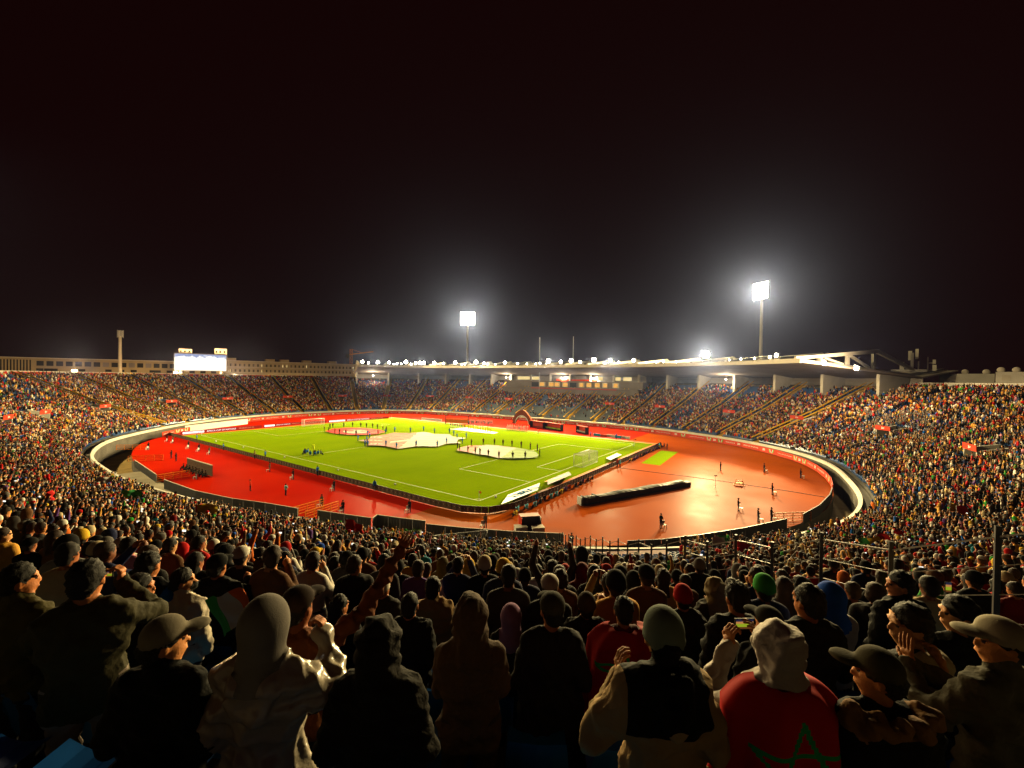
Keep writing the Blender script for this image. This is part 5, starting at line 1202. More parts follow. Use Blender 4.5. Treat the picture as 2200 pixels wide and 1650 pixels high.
for (a, c, m, lab) in (((1275, 935.5), (1289.5, 937.4), M['cyan_print'], 'blue board right of the dugouts, first of five'), ((1290, 937.6), (1303.5, 939.2), M['red_board'], 'red board right of the dugouts, second of five'), ((1304, 938), (1321, 940.4), M['white_paint'], 'white board right of the dugouts, third of five'), ((1321.5, 940.5), (1335, 942.4), M['cyan_print'], 'blue board right of the dugouts, fourth of five'), ((1336, 941.5), (1353, 944), M['white_paint'], 'white board right of the dugouts, rightmost of five')):
    flat_board(a, c, .8, m, lab, 'small_board')
M['deep_blue'] = mat('deep_blue', (.004, .09, .24), .8, .05, spec=0)
# sloped printed sheets on the near goal line
def sloped(name, label, far0, far1, near0, near1, m, texts, zf=.12, zn=1.02):
    A, B_, C_, D_ = at_z(*far0, zf), at_z(*far1, zf), at_z(*near1, zn), at_z(*near0, zn); off_ = ((D_-A)+(C_-B_))/2; off_.z = zn-zf; D_ = A+off_; C_ = B_+off_; root = empty(name, (A+B_+C_+D_)/4); tag(root, label, 'printed sheet'); o_ = root.location
    bb = MB(); n = (B_-A).cross(D_-A).normalized(); n = n if n.z > 0 else -n; t = n*.05; bb.hexa([q-o_-t for q in (D_, C_, B_, A)]+[q-o_ for q in (D_, C_, B_, A)]); bb.build('sheet', m, root)
    xr = (A-B_).normalized(); up = (A-D_); yr = (up-xr*up.dot(xr)).normalized(); yr = -yr     # letters stand the other way up, read from the far side
    L = (B_-A).length; Hh = abs(up.dot(yr))
    for (txt, f0, f1, m2, hh) in texts:
        c = (A*(1-(f0+f1)/2)+B_*((f0+f1)/2)+D_*(1-(f0+f1)/2)+C_*((f0+f1)/2))/2
        if txt: fit_text(root, text_mesh(txt, 1, m2, bold=.025), (f1-f0)*L, hh*Hh, c-o_+n*.02, xr, yr)
        else:
            bb = MB(); w = (f1-f0)*L/2; hq = Hh*hh/2; bb.quad(*(c-o_+n*.012+xr*i*w+yr*j*hq for i, j in ((-1, -1), (1, -1), (1, 1), (-1, 1)))); bb.build('print_block', m2, root)
sloped('printed_sheet', 'white sloped sheet with blue lettering upside down beside the near corner', (1091.4, 1063), (1160, 1037.5), (1079, 1084), (1153, 1052), M['white_paint'], [('1XBET', .14, .9, M['deep_blue'], .8)])
sloped('printed_sheet', 'grey sloped sheet with white lettering and orange square left of the near goal', (1175.5, 1031.5), (1222, 1013), (1177, 1042), (1227, 1019.5), M['grey_print'], [('orange', .32, .9, M['white_paint'], .75), (None, .14, .3, M['orange'], .8)])
sloped('printed_sheet', 'blank white sloped sheet right of the near goal', (1302, 984), (1325, 973.5), (1311, 988.5), (1336, 976.5), M['white_paint'], [])

# ------------------------------------------------------------------ goals, corner flags, balls
def goal(s, sgn, label):
    root = empty('goal', W(s, 34)); tag(root, label, 'goal')
    def G(t, d, z): return Vector((sgn*d, t, z))      # d: metres behind the line
    for t in (-3.66, 3.66): bb = MB(); bb.tube([G(t, 0, 0), G(t, 0, 2.44)], .075, 10); bb.build('post', M['white_paint'], root, True)
    bb = MB(); bb.tube([G(-3.72, 0, 2.44), G(3.72, 0, 2.44)], .075, 10); bb.build('crossbar', M['white_paint'], root, True)
    bb = MB()
    for t in (-3.66, 3.66): bb.tube([G(t, 0, 2.44), G(t, 2.0, 2.35)], .03, 6); bb.tube([G(t, 2.0, 0.03), G(t, 2.0, 2.35)], .035, 6); bb.tube([G(t, 0, .03), G(t, 2.0, .03)], .03, 6)
    bb.tube([G(-3.66, 2.0, .03), G(3.66, 2.0, .03)], .03, 6); bb.build('back_frame', M['white_paint'], root)
    bb = MB(); st = .24
    for k in range(int(7.32/st)+1):
        t = -3.66+k*st; bb.bar(G(t, 2.0, 0), G(t, 2.0, 2.35), .014); bb.bar(G(t, 0, 2.44), G(t, 2.0, 2.35), .014)
    for k in range(int(2.35/st)+1):
        z = k*st; bb.bar(G(-3.66, 2.0, z), G(3.66, 2.0, z), .014)
        for t in (-3.66, 3.66): bb.bar(G(t, 0, z), G(t, 2.0, z), .014)
    for k in range(9):
        for t in (-3.66, 3.66): bb.bar(G(t, k*st, 0), G(t, k*st, 2.4), .014)
        bb.bar(G(-3.66, k*st, 2.42), G(3.66, k*st, 2.42), .014)
    bb.build('net', M['net'], root)
goal(0, 1, 'white goal with net on the near goal line, right of the oval flag'); goal(105, -1, 'white goal at the far end in front of the lit red boards')
for s, t, lab in ((0, 0, 'corner flag at the near corner of the pitch'), (105, 0, 'corner flag at the far left corner of the pitch'), (0, 68, 'corner flag at the right hand corner of the pitch'), (105, 68, 'corner flag at the far corner of the pitch')):
    root = empty('corner_flag', W(s, t)); tag(root, lab, 'corner flag', 'corner flags'); bb = MB(); bb.tube([(0, 0, 0), (0, 0, 1.5)], .035, 8); bb.build('pole', M['white_paint'], root); bb = MB(); bb.poly([(.03, 0, 1.5), (.45, .05, 1.36), (.4, -.04, 1.15), (.03, 0, 1.12)]); bb.build('flag', M['orange'], root)
BALL = MB(); BALL.sphere((0, 0, .17), .17, 14, 10); BALLM = BALL.mesh('match_ball', M['white_paint'], True)
for x, y, lab in ((464, 949, 'ball lying by the touchline nearest the far left corner'), (522.5, 962.5, 'second ball along the touchline from the left'), (611, 984, 'third ball along the touchline, left of the halfway line'), (726, 1011.5, 'fourth ball along the touchline, right of the halfway line'), (849, 1042, 'fifth ball along the touchline towards the near corner'), (1065, 1069.5, 'ball behind the goal line beside the near corner'), (1361, 959, 'ball at the right hand corner of the pitch')):
    tag(link('match_ball', BALLM, None, at_z(x, y, 0)), lab, 'ball', 'balls around the pitch')

M['banner_white'] = mat('banner_white', (.42, .37, .31), .7, .2, .12)
# ------------------------------------------------------------------ giant flags spread on the grass
def spread_flag(name, label, outline, colour, mats, z=.34, amp=.10, n=70):
    """cloth carried waist high: outline given as ground points, triangulated on a grid"""
    P = [at_z(x, y, z) for x, y in outline]; xs = [p.x for p in P]; ys = [p.y for p in P]; cx, cy_ = sum(xs)/len(xs), sum(ys)/len(ys)
    bb = MB(); rings = 26; m = len(P)*4; q = []
    for i in range(m):
        f = i/4; k = int(f); a = f-k; p0, p1 = P[k % len(P)], P[(k+1) % len(P)]; q.append(p0*(1-a)+p1*a)
    for r in range(rings+1):
        for i in range(m):
            p = Vector((cx, cy_, z))*(1-r/rings)+q[i]*(r/rings); w = amp*(math.sin(p.x*.9+p.y*.5)+.6*math.sin(p.y*1.7-p.x*.6))
            bb.v.append((p.x, p.y, max(.05, z+w*.5-.2*(1-(r/rings)**2)))) 
    for r in range(rings):
        for i in range(m):
            j = (i+1) % m; f = (r*m+i, r*m+j, (r+1)*m+j, (r+1)*m+i); c = sum((Vector(bb.v[k]) for k in f), Vector())/4
            bb.f.append(f); bb.m.append(colour(*proj(c)[:2], c))
    o = bb.build(name, mats, None, True); tag(o, label, 'flag'); return o
cR = at_z(764, 927, .5)
def col_red(x, y, c):
    d = Vector(((x-764)/27, (y-927)/3.9)); e = Vector(((x-775)/13, (y-927)/2.4)); e2 = Vector(((x-768)/13, (y-927)/2.2))
    if d.length > 1: return 0
    if Vector(((x-752)/9, (y-925.5)/1.2)).length < 1 or Vector(((x-780)/7, (y-926.2)/1.0)).length < 1: return 0
    return 1
spread_flag('giant_flag', 'giant red flag with white disc spread on the far half of the pitch', ((698, 926), (715, 920.5), (740, 919), (770, 918.5), (795, 920), (820, 924), (829, 927), (812, 932), (790, 933.8), (765, 934.2), (740, 933.2), (706, 928.5)), col_red, [M['red_flag'], M['banner_white']])
M['banner_pink'] = mat('banner_pink', (.30, .085, .06), .7, .2, .12); M['banner_white'] = mat('banner_white', (.42, .37, .31), .7, .2, .12); M['flag_pale_green'] = mat('flag_pale_green', (.17, .29, .04), .7, .1, .2); M['flag_coral'] = mat('flag_coral', (.36, .07, .02), .7, .2, .2)
def col_mid(x, y, c):
    if 838 < x < 900 and abs(y-(950-(x-838)*.115)) < 1.6: return 1
    if x < 820 and (abs(y-938.5) < .9 or abs(y-946) < .9 or abs(y-953.5) < .9) and (x*.37) % 3 < 2.2: return 1
    return 0 if x < 885-(y-940)*1.2 else 1
spread_flag('giant_banner', 'giant pale pink and white banner with pointed corners carried on the centre circle', ((769, 946.5), (793, 943), (797, 938), (828, 933.5), (848, 929), (880, 930.5), (910, 927.5), (933, 932), (965, 933), (974, 938), (1002, 941), (982, 945), (984, 949), (992, 952), (960, 953), (940, 959), (895, 958.5), (853, 964), (830, 958.5), (806, 957), (786, 957), (795, 951)), col_mid, [M['banner_pink'], M['banner_white']])
spread_flag('giant_flag', 'giant oval red, white and green flag spread in front of the near goal', ((980, 966.5), (988, 961), (1005, 957.5), (1045, 955.5), (1090, 959), (1128, 964.5), (1150, 970), (1157, 977), (1154, 982), (1130, 983.8), (1100, 984.5), (1072, 983), (1040, 977.5), (1010, 972), (988, 969)), lambda x, y, c: 0 if x < 1035-(y-955)*1.1 else (1 if x < 1118-(y-955)*1.5 else 2), [M['flag_coral'], M['banner_white'], M['flag_pale_green']])

# ------------------------------------------------------------------ people on the grass and the track
def person_at(P, rz, tn, top, label, group=None, bot=None, hat=None, skin=2, scale=1.0, mesh=None):
    o = link('person', mesh or TN[tn], None, P, rz); o.scale = (scale,)*3; dress(o, top, bot or BOTS[0], hat or HAIRS[0], SKINS[skin], HAIRS[0]); tag(o, label, 'person', group); return o
def facing(P, Q): v = Vector(Q)-Vector(P); return rotz_dir((v.x, v.y))
BLUE, CYAN, DARK, LIME, YEL = lin(30, 110, 215), lin(90, 190, 220), lin(60, 34, 20), lin(190, 230, 30), lin(235, 190, 30)
RUN = mesh_fig(figure(head='hair', arms=('clap', 'clap'), face=False), .03, 'person')
def carriers(pts, centre, top, lab, grp, bot):
    c = at_z(*centre, 0)
    ed = {True: sorted(p for p in pts if p[1] < centre[1]), False: sorted(p for p in pts if p[1] >= centre[1])}
    for up_, ps in ed.items():
        for k, (x, y) in enumerate(ps):
            P = at_z(x, y, 0); person_at(P, facing(P, c)+R_.uniform(-.5, .5), R_.choice((2, 3, 6)), top, f'{lab}, {ORD[k]} from left on its {"far" if up_ else "near"} edge', grp, bot, skin=R_.choice((0, 2, 4)))
carriers([(769, 947.5), (790, 936), (794, 941.5), (788, 950), (784, 958), (790, 959), (828, 932.5), (848, 928), (881.6, 929.5), (910, 926.5), (933.4, 931), (829, 959.5), (851.6, 965), (894, 960), (939.5, 961), (965.6, 931.5), (975, 936), (1002, 941.5), (982, 943), (959.5, 954), (993.5, 953.5)], (885, 945), BLUE, 'blue clad carrier of the pale centre banner', 'blue clad banner carriers', lin(30, 60, 120))
carriers([(1012.5, 957.5), (1038.4, 955.3), (1062.3, 955.8), (1080.7, 957.6), (1100, 959), (1119.8, 962), (1139.3, 965.5), (1154.5, 969), (1159.5, 980.5), (983, 963), (987.3, 969.5), (1005, 973), (1021, 976), (1031, 978), (1049, 981.5), (1071.8, 985.5), (1101.4, 986.5), (1128.4, 986)], (1070, 970), DARK, 'brown clad carrier of the oval tricolour flag', 'carriers of the oval flag', lin(40, 26, 20))
carriers([(696.5, 926.5), (709, 920.5), (715, 919.2), (738.4, 918), (757.5, 917.5), (775, 918), (787.5, 918.7), (800.5, 920), (811, 921.5), (823, 926), (830.4, 927.5), (706, 929.5), (719.3, 932), (729.5, 933.5), (743, 934.8), (765, 935.8), (812, 934)], (764, 927), DARK, 'dark clad carrier of the red disc flag', 'carriers of the red flag', lin(40, 26, 20))
CH = MB(); CH.box((0, 0, .43), (.46, .44, .04)); CHS = CH.mesh('seat', M['white_paint']); CH = MB(); CH.box((0, -.22, .68), (.44, .04, .42), tilt=(-.15, 0, 0)); CHB = CH.mesh('backrest', M['white_paint']); CH = MB(); CH.bar((0, 0, 0), (0, 0, .42), .05); CHL = CH.mesh('leg', M['white_paint'])
def chair(P, rz, label):
    root = empty('plastic_chair', P, rz); tag(root, label, 'chair', 'white plastic chairs of the stewards'); link('seat', CHS, root); link('backrest', CHB, root)
    for x, y in ((-.2, -.19), (.2, -.19), (-.2, .19), (.2, .19)): o = link('leg', CHL, root); o.location = (x, y, 0)
STEW = [(579.5, 1013.5, 1, 'by the halfway line on the red track'), (630, 1030, 1, 'second right of the halfway line on the red track'), (717.6, 1054.5, 1, 'in the middle of the near red track'), (691.4, 1090, 1, 'behind the orange gate on the near red track'), (736.7, 1103.5, 1, 'right of the orange gate above the grey fence'), (879.8, 1101.5, 1, 'on the track above the corrugated fence'), (1042.6, 1135.5, 1, 'below the near pitch corner'),
        (405, 963.5, 1, 'on the far left track, nearest the boards'), (427.7, 969.5, 1, 'on the far left track, second from the boards'), (450, 976.5, 1, 'on the far left track, third from the boards'), (319, 966, 1, 'beside the upper left orange gate'), (359, 949, 1, 'at the far left bend, left of a pair'), (371.6, 952, 1, 'at the far left bend, right of a pair'), (368, 985, 0, 'in a pair on the left track, left one'), (378.4, 991, 0, 'in a pair on the left track, right one'), (422.7, 1029, 1, 'beside the left bench shelter'),
        (1419.8, 1134.5, 1, 'alone on the orange-lit track end, nearest the camera'), (1548, 1011, 0, 'near the wet glare on the end zone'), (1586, 1097.5, 1, 'left of two on the right end zone'), (1628.6, 1121.5, 1, 'near the right hand rail, left one'), (1657, 1119.5, 1, 'near the right hand rail, right one'), (1659, 1062, 1, 'on the cable at the right end zone'), (1641.6, 1014.5, 1, 'under the right red boards'), (1720, 1027, 1, 'at the right hand gate under the stand'), (1227.6, 1181, 0, 'at the opening in the grey fence')]
ARMF = mesh_fig(figure(head='cap', arms=('fold', 'fold')), .027, 'person')
for k, (x, y, ch, where) in enumerate(STEW):
    P = at_z(x, y, 0); out = Vector((P.x+45, P.y-37, 0)); rz = rotz_dir((out.x, out.y))+R_.uniform(-.5, .5)
    person_at(P, rz, 3, lin(18, 18, 24) if (x > 1200 or k % 3) else lin(90, 80, 60), f'steward in dark clothes {where}', 'stewards on the track', lin(30, 30, 60), lin(14, 14, 16), mesh=ARMF)
    if ch: q = at_z(x-(7 if x < 1200 else -8)*(45/max(20., proj(P)[2])), y+.5, 0); chair(q, rz, f'white plastic chair beside the steward {where}')
for x, y, top, lab in ((613.8, 1064.5, lin(120, 200, 205), 'person in pale cyan top standing alone on the red track'), (537.6, 1054.5, lin(220, 60, 20), 'person in orange top walking on the near red track'), (569.7, 985, BLUE, 'ball helper in blue by the touchline boards at the halfway line'), (681.8, 1021.5, BLUE, 'ball helper in blue by the touchline boards, right of halfway'), (804.8, 1054.5, BLUE, 'ball helper in blue by the touchline boards near the corner'), (480, 967.5, BLUE, 'ball helper in blue by the touchline boards far left'), (423, 947, BLUE, 'ball helper in blue at the far left board corner'), (547, 985.5, lin(150, 120, 80), 'photographer in tan jacket behind the touchline boards'), (1332, 1005, CYAN, 'person in blue top behind the near goal boards'), (1326, 1003, lin(200, 20, 20), 'person in red top behind the near goal boards'), (1153, 1083.5, BLUE, 'person in blue standing beside the white lettered sheet'), (1417, 964, CYAN, 'person in pale blue by the right corner boards'), (1433, 966, lin(20, 20, 20), 'person in black right of the right corner boards'), (1269, 938.5, BLUE, 'person in blue left of the five small boards'), (1324, 943, BLUE, 'person in blue in front of the five small boards'), (1156, 932, lin(200, 120, 40), 'official in orange walking before the dugouts')):
    P = at_z(x, y, 0); person_at(P, facing(P, W(40, 34))+R_.uniform(-.6, .6), R_.choice((0, 3, 5)), top, lab, None, lin(24, 28, 50))
# group posing on the halfway line
GC = at_z(667, 975.5, 0)
SITM = mesh_fig(figure(head='hair', sit=True, arms=('clap', 'clap'), face=False, seat_h=.3), .027, 'person')
for k in range(9): person_at(GC+Vector((R_.uniform(-2.6, 2.6), R_.uniform(-1.1, 1.1), 0)), R_.uniform(-3, 3), 0, BLUE if k % 3 else lin(36, 40, 80), f'{ORD[k]} of nine kneeling blue helpers around the yellow green costume', 'helpers round the mascot', mesh=SITM, skin=4)
MAS = figure(head='bald', bulk=.12, arms=('up', 'down')); MAS.el((0, 0, 1.72), (.26, .25, .27), HEAD, .03, bias=.02)
o = person_at(GC+Vector((.6, .4, 0)), 2.5, 0, lin(200, 225, 20), 'person in bulky yellow green costume on the halfway line', None, lin(170, 160, 20), lin(200, 215, 20), scale=1.15, mesh=mesh_fig(MAS, .03, 'person'))
# photographers sitting behind the near goal boards
PCOL = [lin(20, 20, 22)]*5+[CYAN, CYAN, YEL, lin(70, 40, 120), lin(40, 40, 44), lin(200, 60, 20)]
k = 0
for t in np.concatenate([np.arange(-2.5, 22, 1.6), np.arange(42, 69, 1.6)]):
    s = -7.7-R_.uniform(0, .5) if t > 0 else -6.0+t*.5-1; c = PCOL[R_.randrange(len(PCOL))] if k not in (2, 6, 7) else CYAN; k += 1
    person_at(W(s, t), rotz_dir((-1, .1))+R_.uniform(-.4, .4), 0, c, f'{ORD[k-1]} seated photographer from the near corner behind the goal line boards', 'seated photographers', mesh=SITM)

# ------------------------------------------------------------------ main stand side: line-up, arch, dugouts
b = MB(); b.poly([at_z(x, y, .02) for x, y in ((967, 922), (1000, 918.5), (1071, 929), (1060, 932))]); tag(b.build('white_carpet', M['white_paint']), 'white carpet strip under the line of players', 'carpet')
for k in range(11): person_at(at_z(1001+k*5.2, 921.5+k*.82, .03), facing(at_z(1020, 924), W(40, 100)), 0, YEL, f'{ORD[k]} player from left in the yellow line on the white carpet', 'players in yellow lined up', YEL, skin=4)
for k in range(9): person_at(at_z(968+k*3.8, 918.2+k*.55, .03), facing(at_z(1020, 924), W(40, 100)), 0, lin(30, 34, 110) if k < 7 else lin(190, 20, 30), f'{ORD[k]} player from left in the dark blue line beside the yellow line', 'players in dark blue lined up', lin(220, 220, 220), skin=4)
def mass(name, label, P, rz, top, bot, hat, meshes):
    n = len(P); one = lambda c: np.tile(np.array(c), (n, 1)); scatter(name, [tuple(p) for p in P], [rz+R_.uniform(-.2, .2) for _ in P], np.ones(n), np.zeros(n, int), dict(topcol=one(top), botcol=one(bot), headcol=one(hat), skincol=one(SKINS[2]), haircol=one(HAIRS[0]), extracol=one(top)), template_collection(name+'_body', meshes), label)
mass('band_crowd', 'block of bandsmen in pale blue before the main stand', [at_z(1006+(k % 17)*3.2, 909.5+(k//17)*3+(k % 17)*.18, 0) for k in range(34)], facing(at_z(1030, 912), W(52, 34)), lin(120, 140, 150), lin(70, 80, 90), lin(200, 200, 190), [TM[3]])
mass('band_crowd', 'block of bandsmen in white by the orange arch', [at_z(1090+(k % 12)*3.8, 921.5+(k//12)*2.6+(k % 12)*.35, 0) for k in range(24)], facing(at_z(1110, 922), W(52, 34)), lin(190, 200, 205), lin(160, 170, 175), lin(210, 205, 190), [TM[3]])
cloth_flag('draped_flag', 'green yellow and red flag carried in front of the right block of bandsmen', ((1089, 919), (1104, 921), (1103, 932), (1088, 929)), (187, 187, 183, 183), 3, [M['flag_green'], M['flag_yellow'], M['red_flag']], amp=.2)
M['arch'] = mat('arch', (.24, .055, .012), .6, .2, 1.0)
P = at_z(1122, 911, 0); root = empty('entrance_arch', P, facing(P, W(52, 34))); tag(root, 'orange pointed arch at the players entrance below the main stand', 'arch')
b = MB(); ring_o = []; ring_i = []
for k in range(25):
    a = math.pi*k/24; r = 4.6+.5*math.sin(a)**2; ring_o.append((r*math.cos(a), 4.4*math.sin(a)+1.2*math.sin(a)**6+.0)); ring_i.append((2.9*math.cos(a), 3.1*math.sin(a)))
for k in range(24):
    for y in (-.4, .4):
        q = [(ring_o[k][0], y, ring_o[k][1]), (ring_o[k+1][0], y, ring_o[k+1][1]), (ring_i[k+1][0], y, ring_i[k+1][1]), (ring_i[k][0], y, ring_i[k][1])]; b.poly(q if y > 0 else q[::-1])
    b.quad((ring_o[k][0], -.4, ring_o[k][1]), (ring_o[k+1][0], -.4, ring_o[k+1][1]), (ring_o[k+1][0], .4, ring_o[k+1][1]), (ring_o[k][0], .4, ring_o[k][1])); b.quad((ring_i[k+1][0], -.4, ring_i[k+1][1]), (ring_i[k][0], -.4, ring_i[k][1]), (ring_i[k][0], .4, ring_i[k][1]), (ring_i[k+1][0], .4, ring_i[k+1][1]))
b.build('arch_ring', M['arch'], root)
b = MB()
for k in range(24): b.quad(*((x*s_, .42, z*s_+0) for (x, z), s_ in ((ring_i[k], 1.02), (ring_i[k+1], 1.02), (ring_i[k+1], 1.12), (ring_i[k], 1.12))))
b.build('white_trim', M['white_paint'], root)
def dugout(px0, px1, label, n, top, hgt=2.3):
    a, c = at_z(*px0, 0), at_z(*px1, 0); mid = (a+c)/2; L = (c-a).length; rz = facing(mid, W(52, 34)); root = empty('dugout', mid, rz); tag(root, label, 'dugout')
    bb = MB(); bb.box((0, -1.3, hgt/2), (L, .1, hgt)); bb.build('back_panel', M['red_board'], root); bb = MB(); bb.hexa([(-L/2, -1.4, hgt), (L/2, -1.4, hgt), (L/2, .3, hgt+.1), (-L/2, .3, hgt+.1), (-L/2, -1.4, hgt+.12), (L/2, -1.4, hgt+.12), (L/2, .3, hgt+.22), (-L/2, .3, hgt+.22)]); bb.build('roof', M['red_board'], root)
    bb = MB(); bb.box((0, -.8, .42), (L*.96, .5, .08)); bb.build('bench', M['dark'], root)
    for sx in (-1, 1): bb = MB(); bb.box((sx*L/2, -.6, hgt/2), (.08, 1.4, hgt)); bb.build('side_panel', M['glass'], root)
    if n: mass('substitutes', 'substitutes sitting on the dugout bench', [root.location+Matrix.Rotation(rz, 3, 'Z')@Vector((-L/2+L*(k+.5)/n, -.35, 0)) for k in range(n)], rz, top, lin(30, 30, 40), HAIRS[0], [SITM])
dugout((1139, 917.5), (1166, 921.5), 'left dugout with red roof beside the arch, officials inside', 0, DARK); dugout((1166, 921), (1207, 927), 'middle dugout with substitutes in lime bibs', 12, LIME); dugout((1233, 929), (1262, 933.5), 'right dugout with substitutes in white tops', 8, lin(225, 215, 205))
P = at_z(982, 911, 0); root = empty('interview_backdrop', P, facing(P, W(52, 34))); tag(root, 'orange red panel with dark posts left of the bandsmen', 'backdrop'); b = MB(); b.box((0, 0, 1.2), (9, .2, 1.6)); b.build('panel', M['orange'], root)
for sx in (-4.6, 4.6): b = MB(); b.bar((sx, 0, 0), (sx, 0, 3.2), .3); b.build('post', M['dark'], root)

# ------------------------------------------------------------------ end zone and near edge: roll, boxes, fences, gates
A, B_ = at_z(1246, 1085, 0), at_z(1477, 1043, 0); e = (B_-A); L = e.length; rz = math.atan2(e.y, e.x); b = MB(); n = 60; q = random.Random(8)
prof8 = [(-.55, 0), (.55, 0), (.6, .5), (.52, .95), (.2, 1.08), (-.3, 1.05), (-.55, .9), (-.62, .45)]
for i in range(n+1):
    for (y, z) in prof8:
        k = 1+.04*math.sin(i*.37+y*2)+q.uniform(-.025, .025); b.v.append((L*i/n, y*k*1.1, max(0, z*k*(1.0 if i < n*.94 else .75))))
for i in range(n):
    for k in range(8): b.f.append((i*8+k, i*8+(k+1) % 8, (i+1)*8+(k+1) % 8, (i+1)*8+k)); b.m.append(0)
b.f += [tuple(range(8))[::-1], tuple(n*8+k for k in range(8))]; b.m += [0, 0]
root = empty('wrapped_roll', A, rz); tag(root, 'long black plastic wrapped roll lying on the orange-lit track end', 'wrapped roll'); b.build('black_wrap', M['black_plastic'], root)
for f in (.03, .12): b = MB(); b.box((L*f, 0, .55), (.25, 1.36, 1.16)); b.build('strap', M['dark'], root)
b = MB(); b.box((-.02, .1, .6), (.1, .9, 1.15)); b.build('white_end', M['white_paint'], root)
P = at_z(1138, 1137, 0); root = empty('podium_box', P, YAW+.2); tag(root, 'white and red open box standing on white crates below the near corner', 'box'); 
for nm, c, s_, m in (('floor_panel', (0, 0, .06), (2.3, 1.7, .12), M['white_paint']), ('red_side', (-1.15, 0, .85), (.06, 1.7, 1.5), M['red_board']), ('back_side', (0, .85, .85), (2.3, .06, 1.5), M['cream']), ('white_side', (1.15, 0, .85), (.06, 1.7, 1.5), M['white_paint']), ('lid', (0, .25, 1.62), (2.36, 1.2, .06), M['pink_roof'])): b = MB(); b.box(c, s_); b.build(nm, m, root)
for dx, lab in ((-.85, 'white crate under the near corner box, left one'), (.75, 'white crate under the near corner box, right one')):
    P2 = at_z(1138, 1146, 0)+Vector((dx, dx*.7, 0)); root = empty('white_crate', P2, YAW+.2); tag(root, lab, 'crate'); b = MB(); b.box((0, 0, .4), (1.35, 1.1, .8)); b.build('crate_body', M['white_paint'], root); b = MB(); b.box((0, 0, .82), (1.42, 1.16, .06)); b.build('crate_lid', M['cream'], root)
def corr_panel(L, h, m):
    bb = MB(); n = max(4, int(L/.1)); 
    for i in range(n):
        x0, x1 = -L/2+L*i/n, -L/2+L*(i+1)/n; y0, y1 = (.05 if i % 2 else -.05), (-.05 if i % 2 else .05); w = (x1-x0)*.35
        bb.quad((x0, y0, 0), (x1-w, y0, 0), (x1-w, y0, h), (x0, y0, h)); bb.quad((x1-w, y0, 0), (x1, y1, 0), (x1, y1, h), (x1-w, y0, h))
    return bb.mesh('corrugated_panel', m)
def fence_run(label, pxs, h, m, top=True, nm='corrugated_fence', z=0.):
    P = [at_z(x, y, z) for x, y in pxs]; root = empty(nm, P[0]); tag(root, label, 'fence')
    for i in range(len(P)-1):
        a, c = P[i], P[i+1]; n = max(1, round((c-a).length/2.0)); e = (c-a)/n; me = corr_panel(e.length-.02, h, m)
        for k in range(n): o = link('corrugated_panel', me, root); o.location = a+e*(k+.5)-P[0]; o.rotation_euler = (0, 0, math.atan2(e.y, e.x))
        bb = MB(); bb.bar(a-P[0]+Vector((0, 0, h+.03)), c-P[0]+Vector((0, 0, h+.03)), .1, .06); bb.build('top_rail', M['cream'] if top else M['dark_metal'], root)
fence_run('weathered grey fence on the far left bend beside the moat', ((289, 1003), (310, 1018), (336, 1037)), 1.3, M['grey_metal']); fence_run('long weathered grey fence along the left track edge', ((353, 1050), (420, 1076), (500, 1094), (570, 1104), (640, 1117)), 1.4, M['grey_metal'])
fence_run('grey corrugated fence right of the orange gates', ((682, 1119), (740, 1128.5), (797, 1137)), 1.3, M['grey_metal']); fence_run('grey corrugated fence behind the grass planter', ((800, 1137), (810, 1129.5), (860, 1137), (914, 1144)), 1.3, M['grey_metal'])
fence_run('grey corrugated fence behind the spare goal', ((915, 1152), (1000, 1161), (1100, 1169), (1211, 1174)), 1.35, M['grey_metal']); fence_run('dark fence along the right end zone edge', ((1347, 1190), (1420, 1186), (1500, 1176), (1600, 1159), (1690, 1138)), 1.3, M['dark_metal'], False); fence_run('dark curved fence at the right hand bend', ((1725, 1127), (1760, 1106), (1782, 1082), (1788, 1066)), 1.3, M['dark_metal'], False)
def gate(label, p0, p1, h=1.15):
    a, c = at_z(*p0, 0), at_z(*p1, 0); e = c-a; L = e.length; root = empty('orange_gate', a, math.atan2(e.y, e.x)); tag(root, label, 'gate', 'orange barrier gates')
    for z in (.12, .5, .82, h): bb = MB(); bb.bar((0, 0, z), (L, 0, z), .07 if z < h else .1); bb.build('rail', M['orange'], root)
    for k in range(5): bb = MB(); bb.bar((L*k/4, 0, 0), (L*k/4, 0, h), .07); bb.build('upright', M['orange'], root)
for lab, p0, p1 in (('orange barrier gate highest up on the far left bend', (250, 967), (319, 966)), ('orange barrier gate in the middle of the left bend', (275, 992), (350, 989)), ('orange barrier gate lowest on the left bend, by the bench shelter', (335, 1036), (408, 1024)), ('left one of two orange gates on the near track edge', (622, 1112), (695, 1090)), ('right one of two orange gates on the near track edge', (656, 1119), (727, 1095)), ('orange gate at the right hand bend', (1664, 1122), (1742, 1119))):
    gate(lab, p0, p1)
P = at_z(452, 1025, 0); a = at_z(398, 1007, 0); e = P-a; root = empty('bench_shelter', a, math.atan2(e.y, e.x)); tag(root, 'brown panelled bench shelter with seated people on the left track', 'shelter'); b = MB(); b.box((e.length/2, .3, 1.0), (e.length, .1, 1.9)); b.build('back_panel', M['board_back'], root); b = MB(); b.bar((0, .3, 1.98), (e.length, .3, 1.98), .14); b.build('top_rail', M['cream'], root); b = MB(); b.box((e.length/2, -.5, .4), (e.length, .45, .08)); b.build('bench', M['dark'], root)
for k in range(8): person_at(a+e*((k+.5)/8)+Vector((e.y, -e.x, 0)).normalized()*.5, math.atan2(e.y, e.x)+math.pi+R_.uniform(-.3, .3), 0, lin(60, 50, 36) if k % 2 else lin(24, 24, 26), f'{ORD[k]} person from left on the bench of the brown shelter', 'people on the left bench', mesh=SITM)
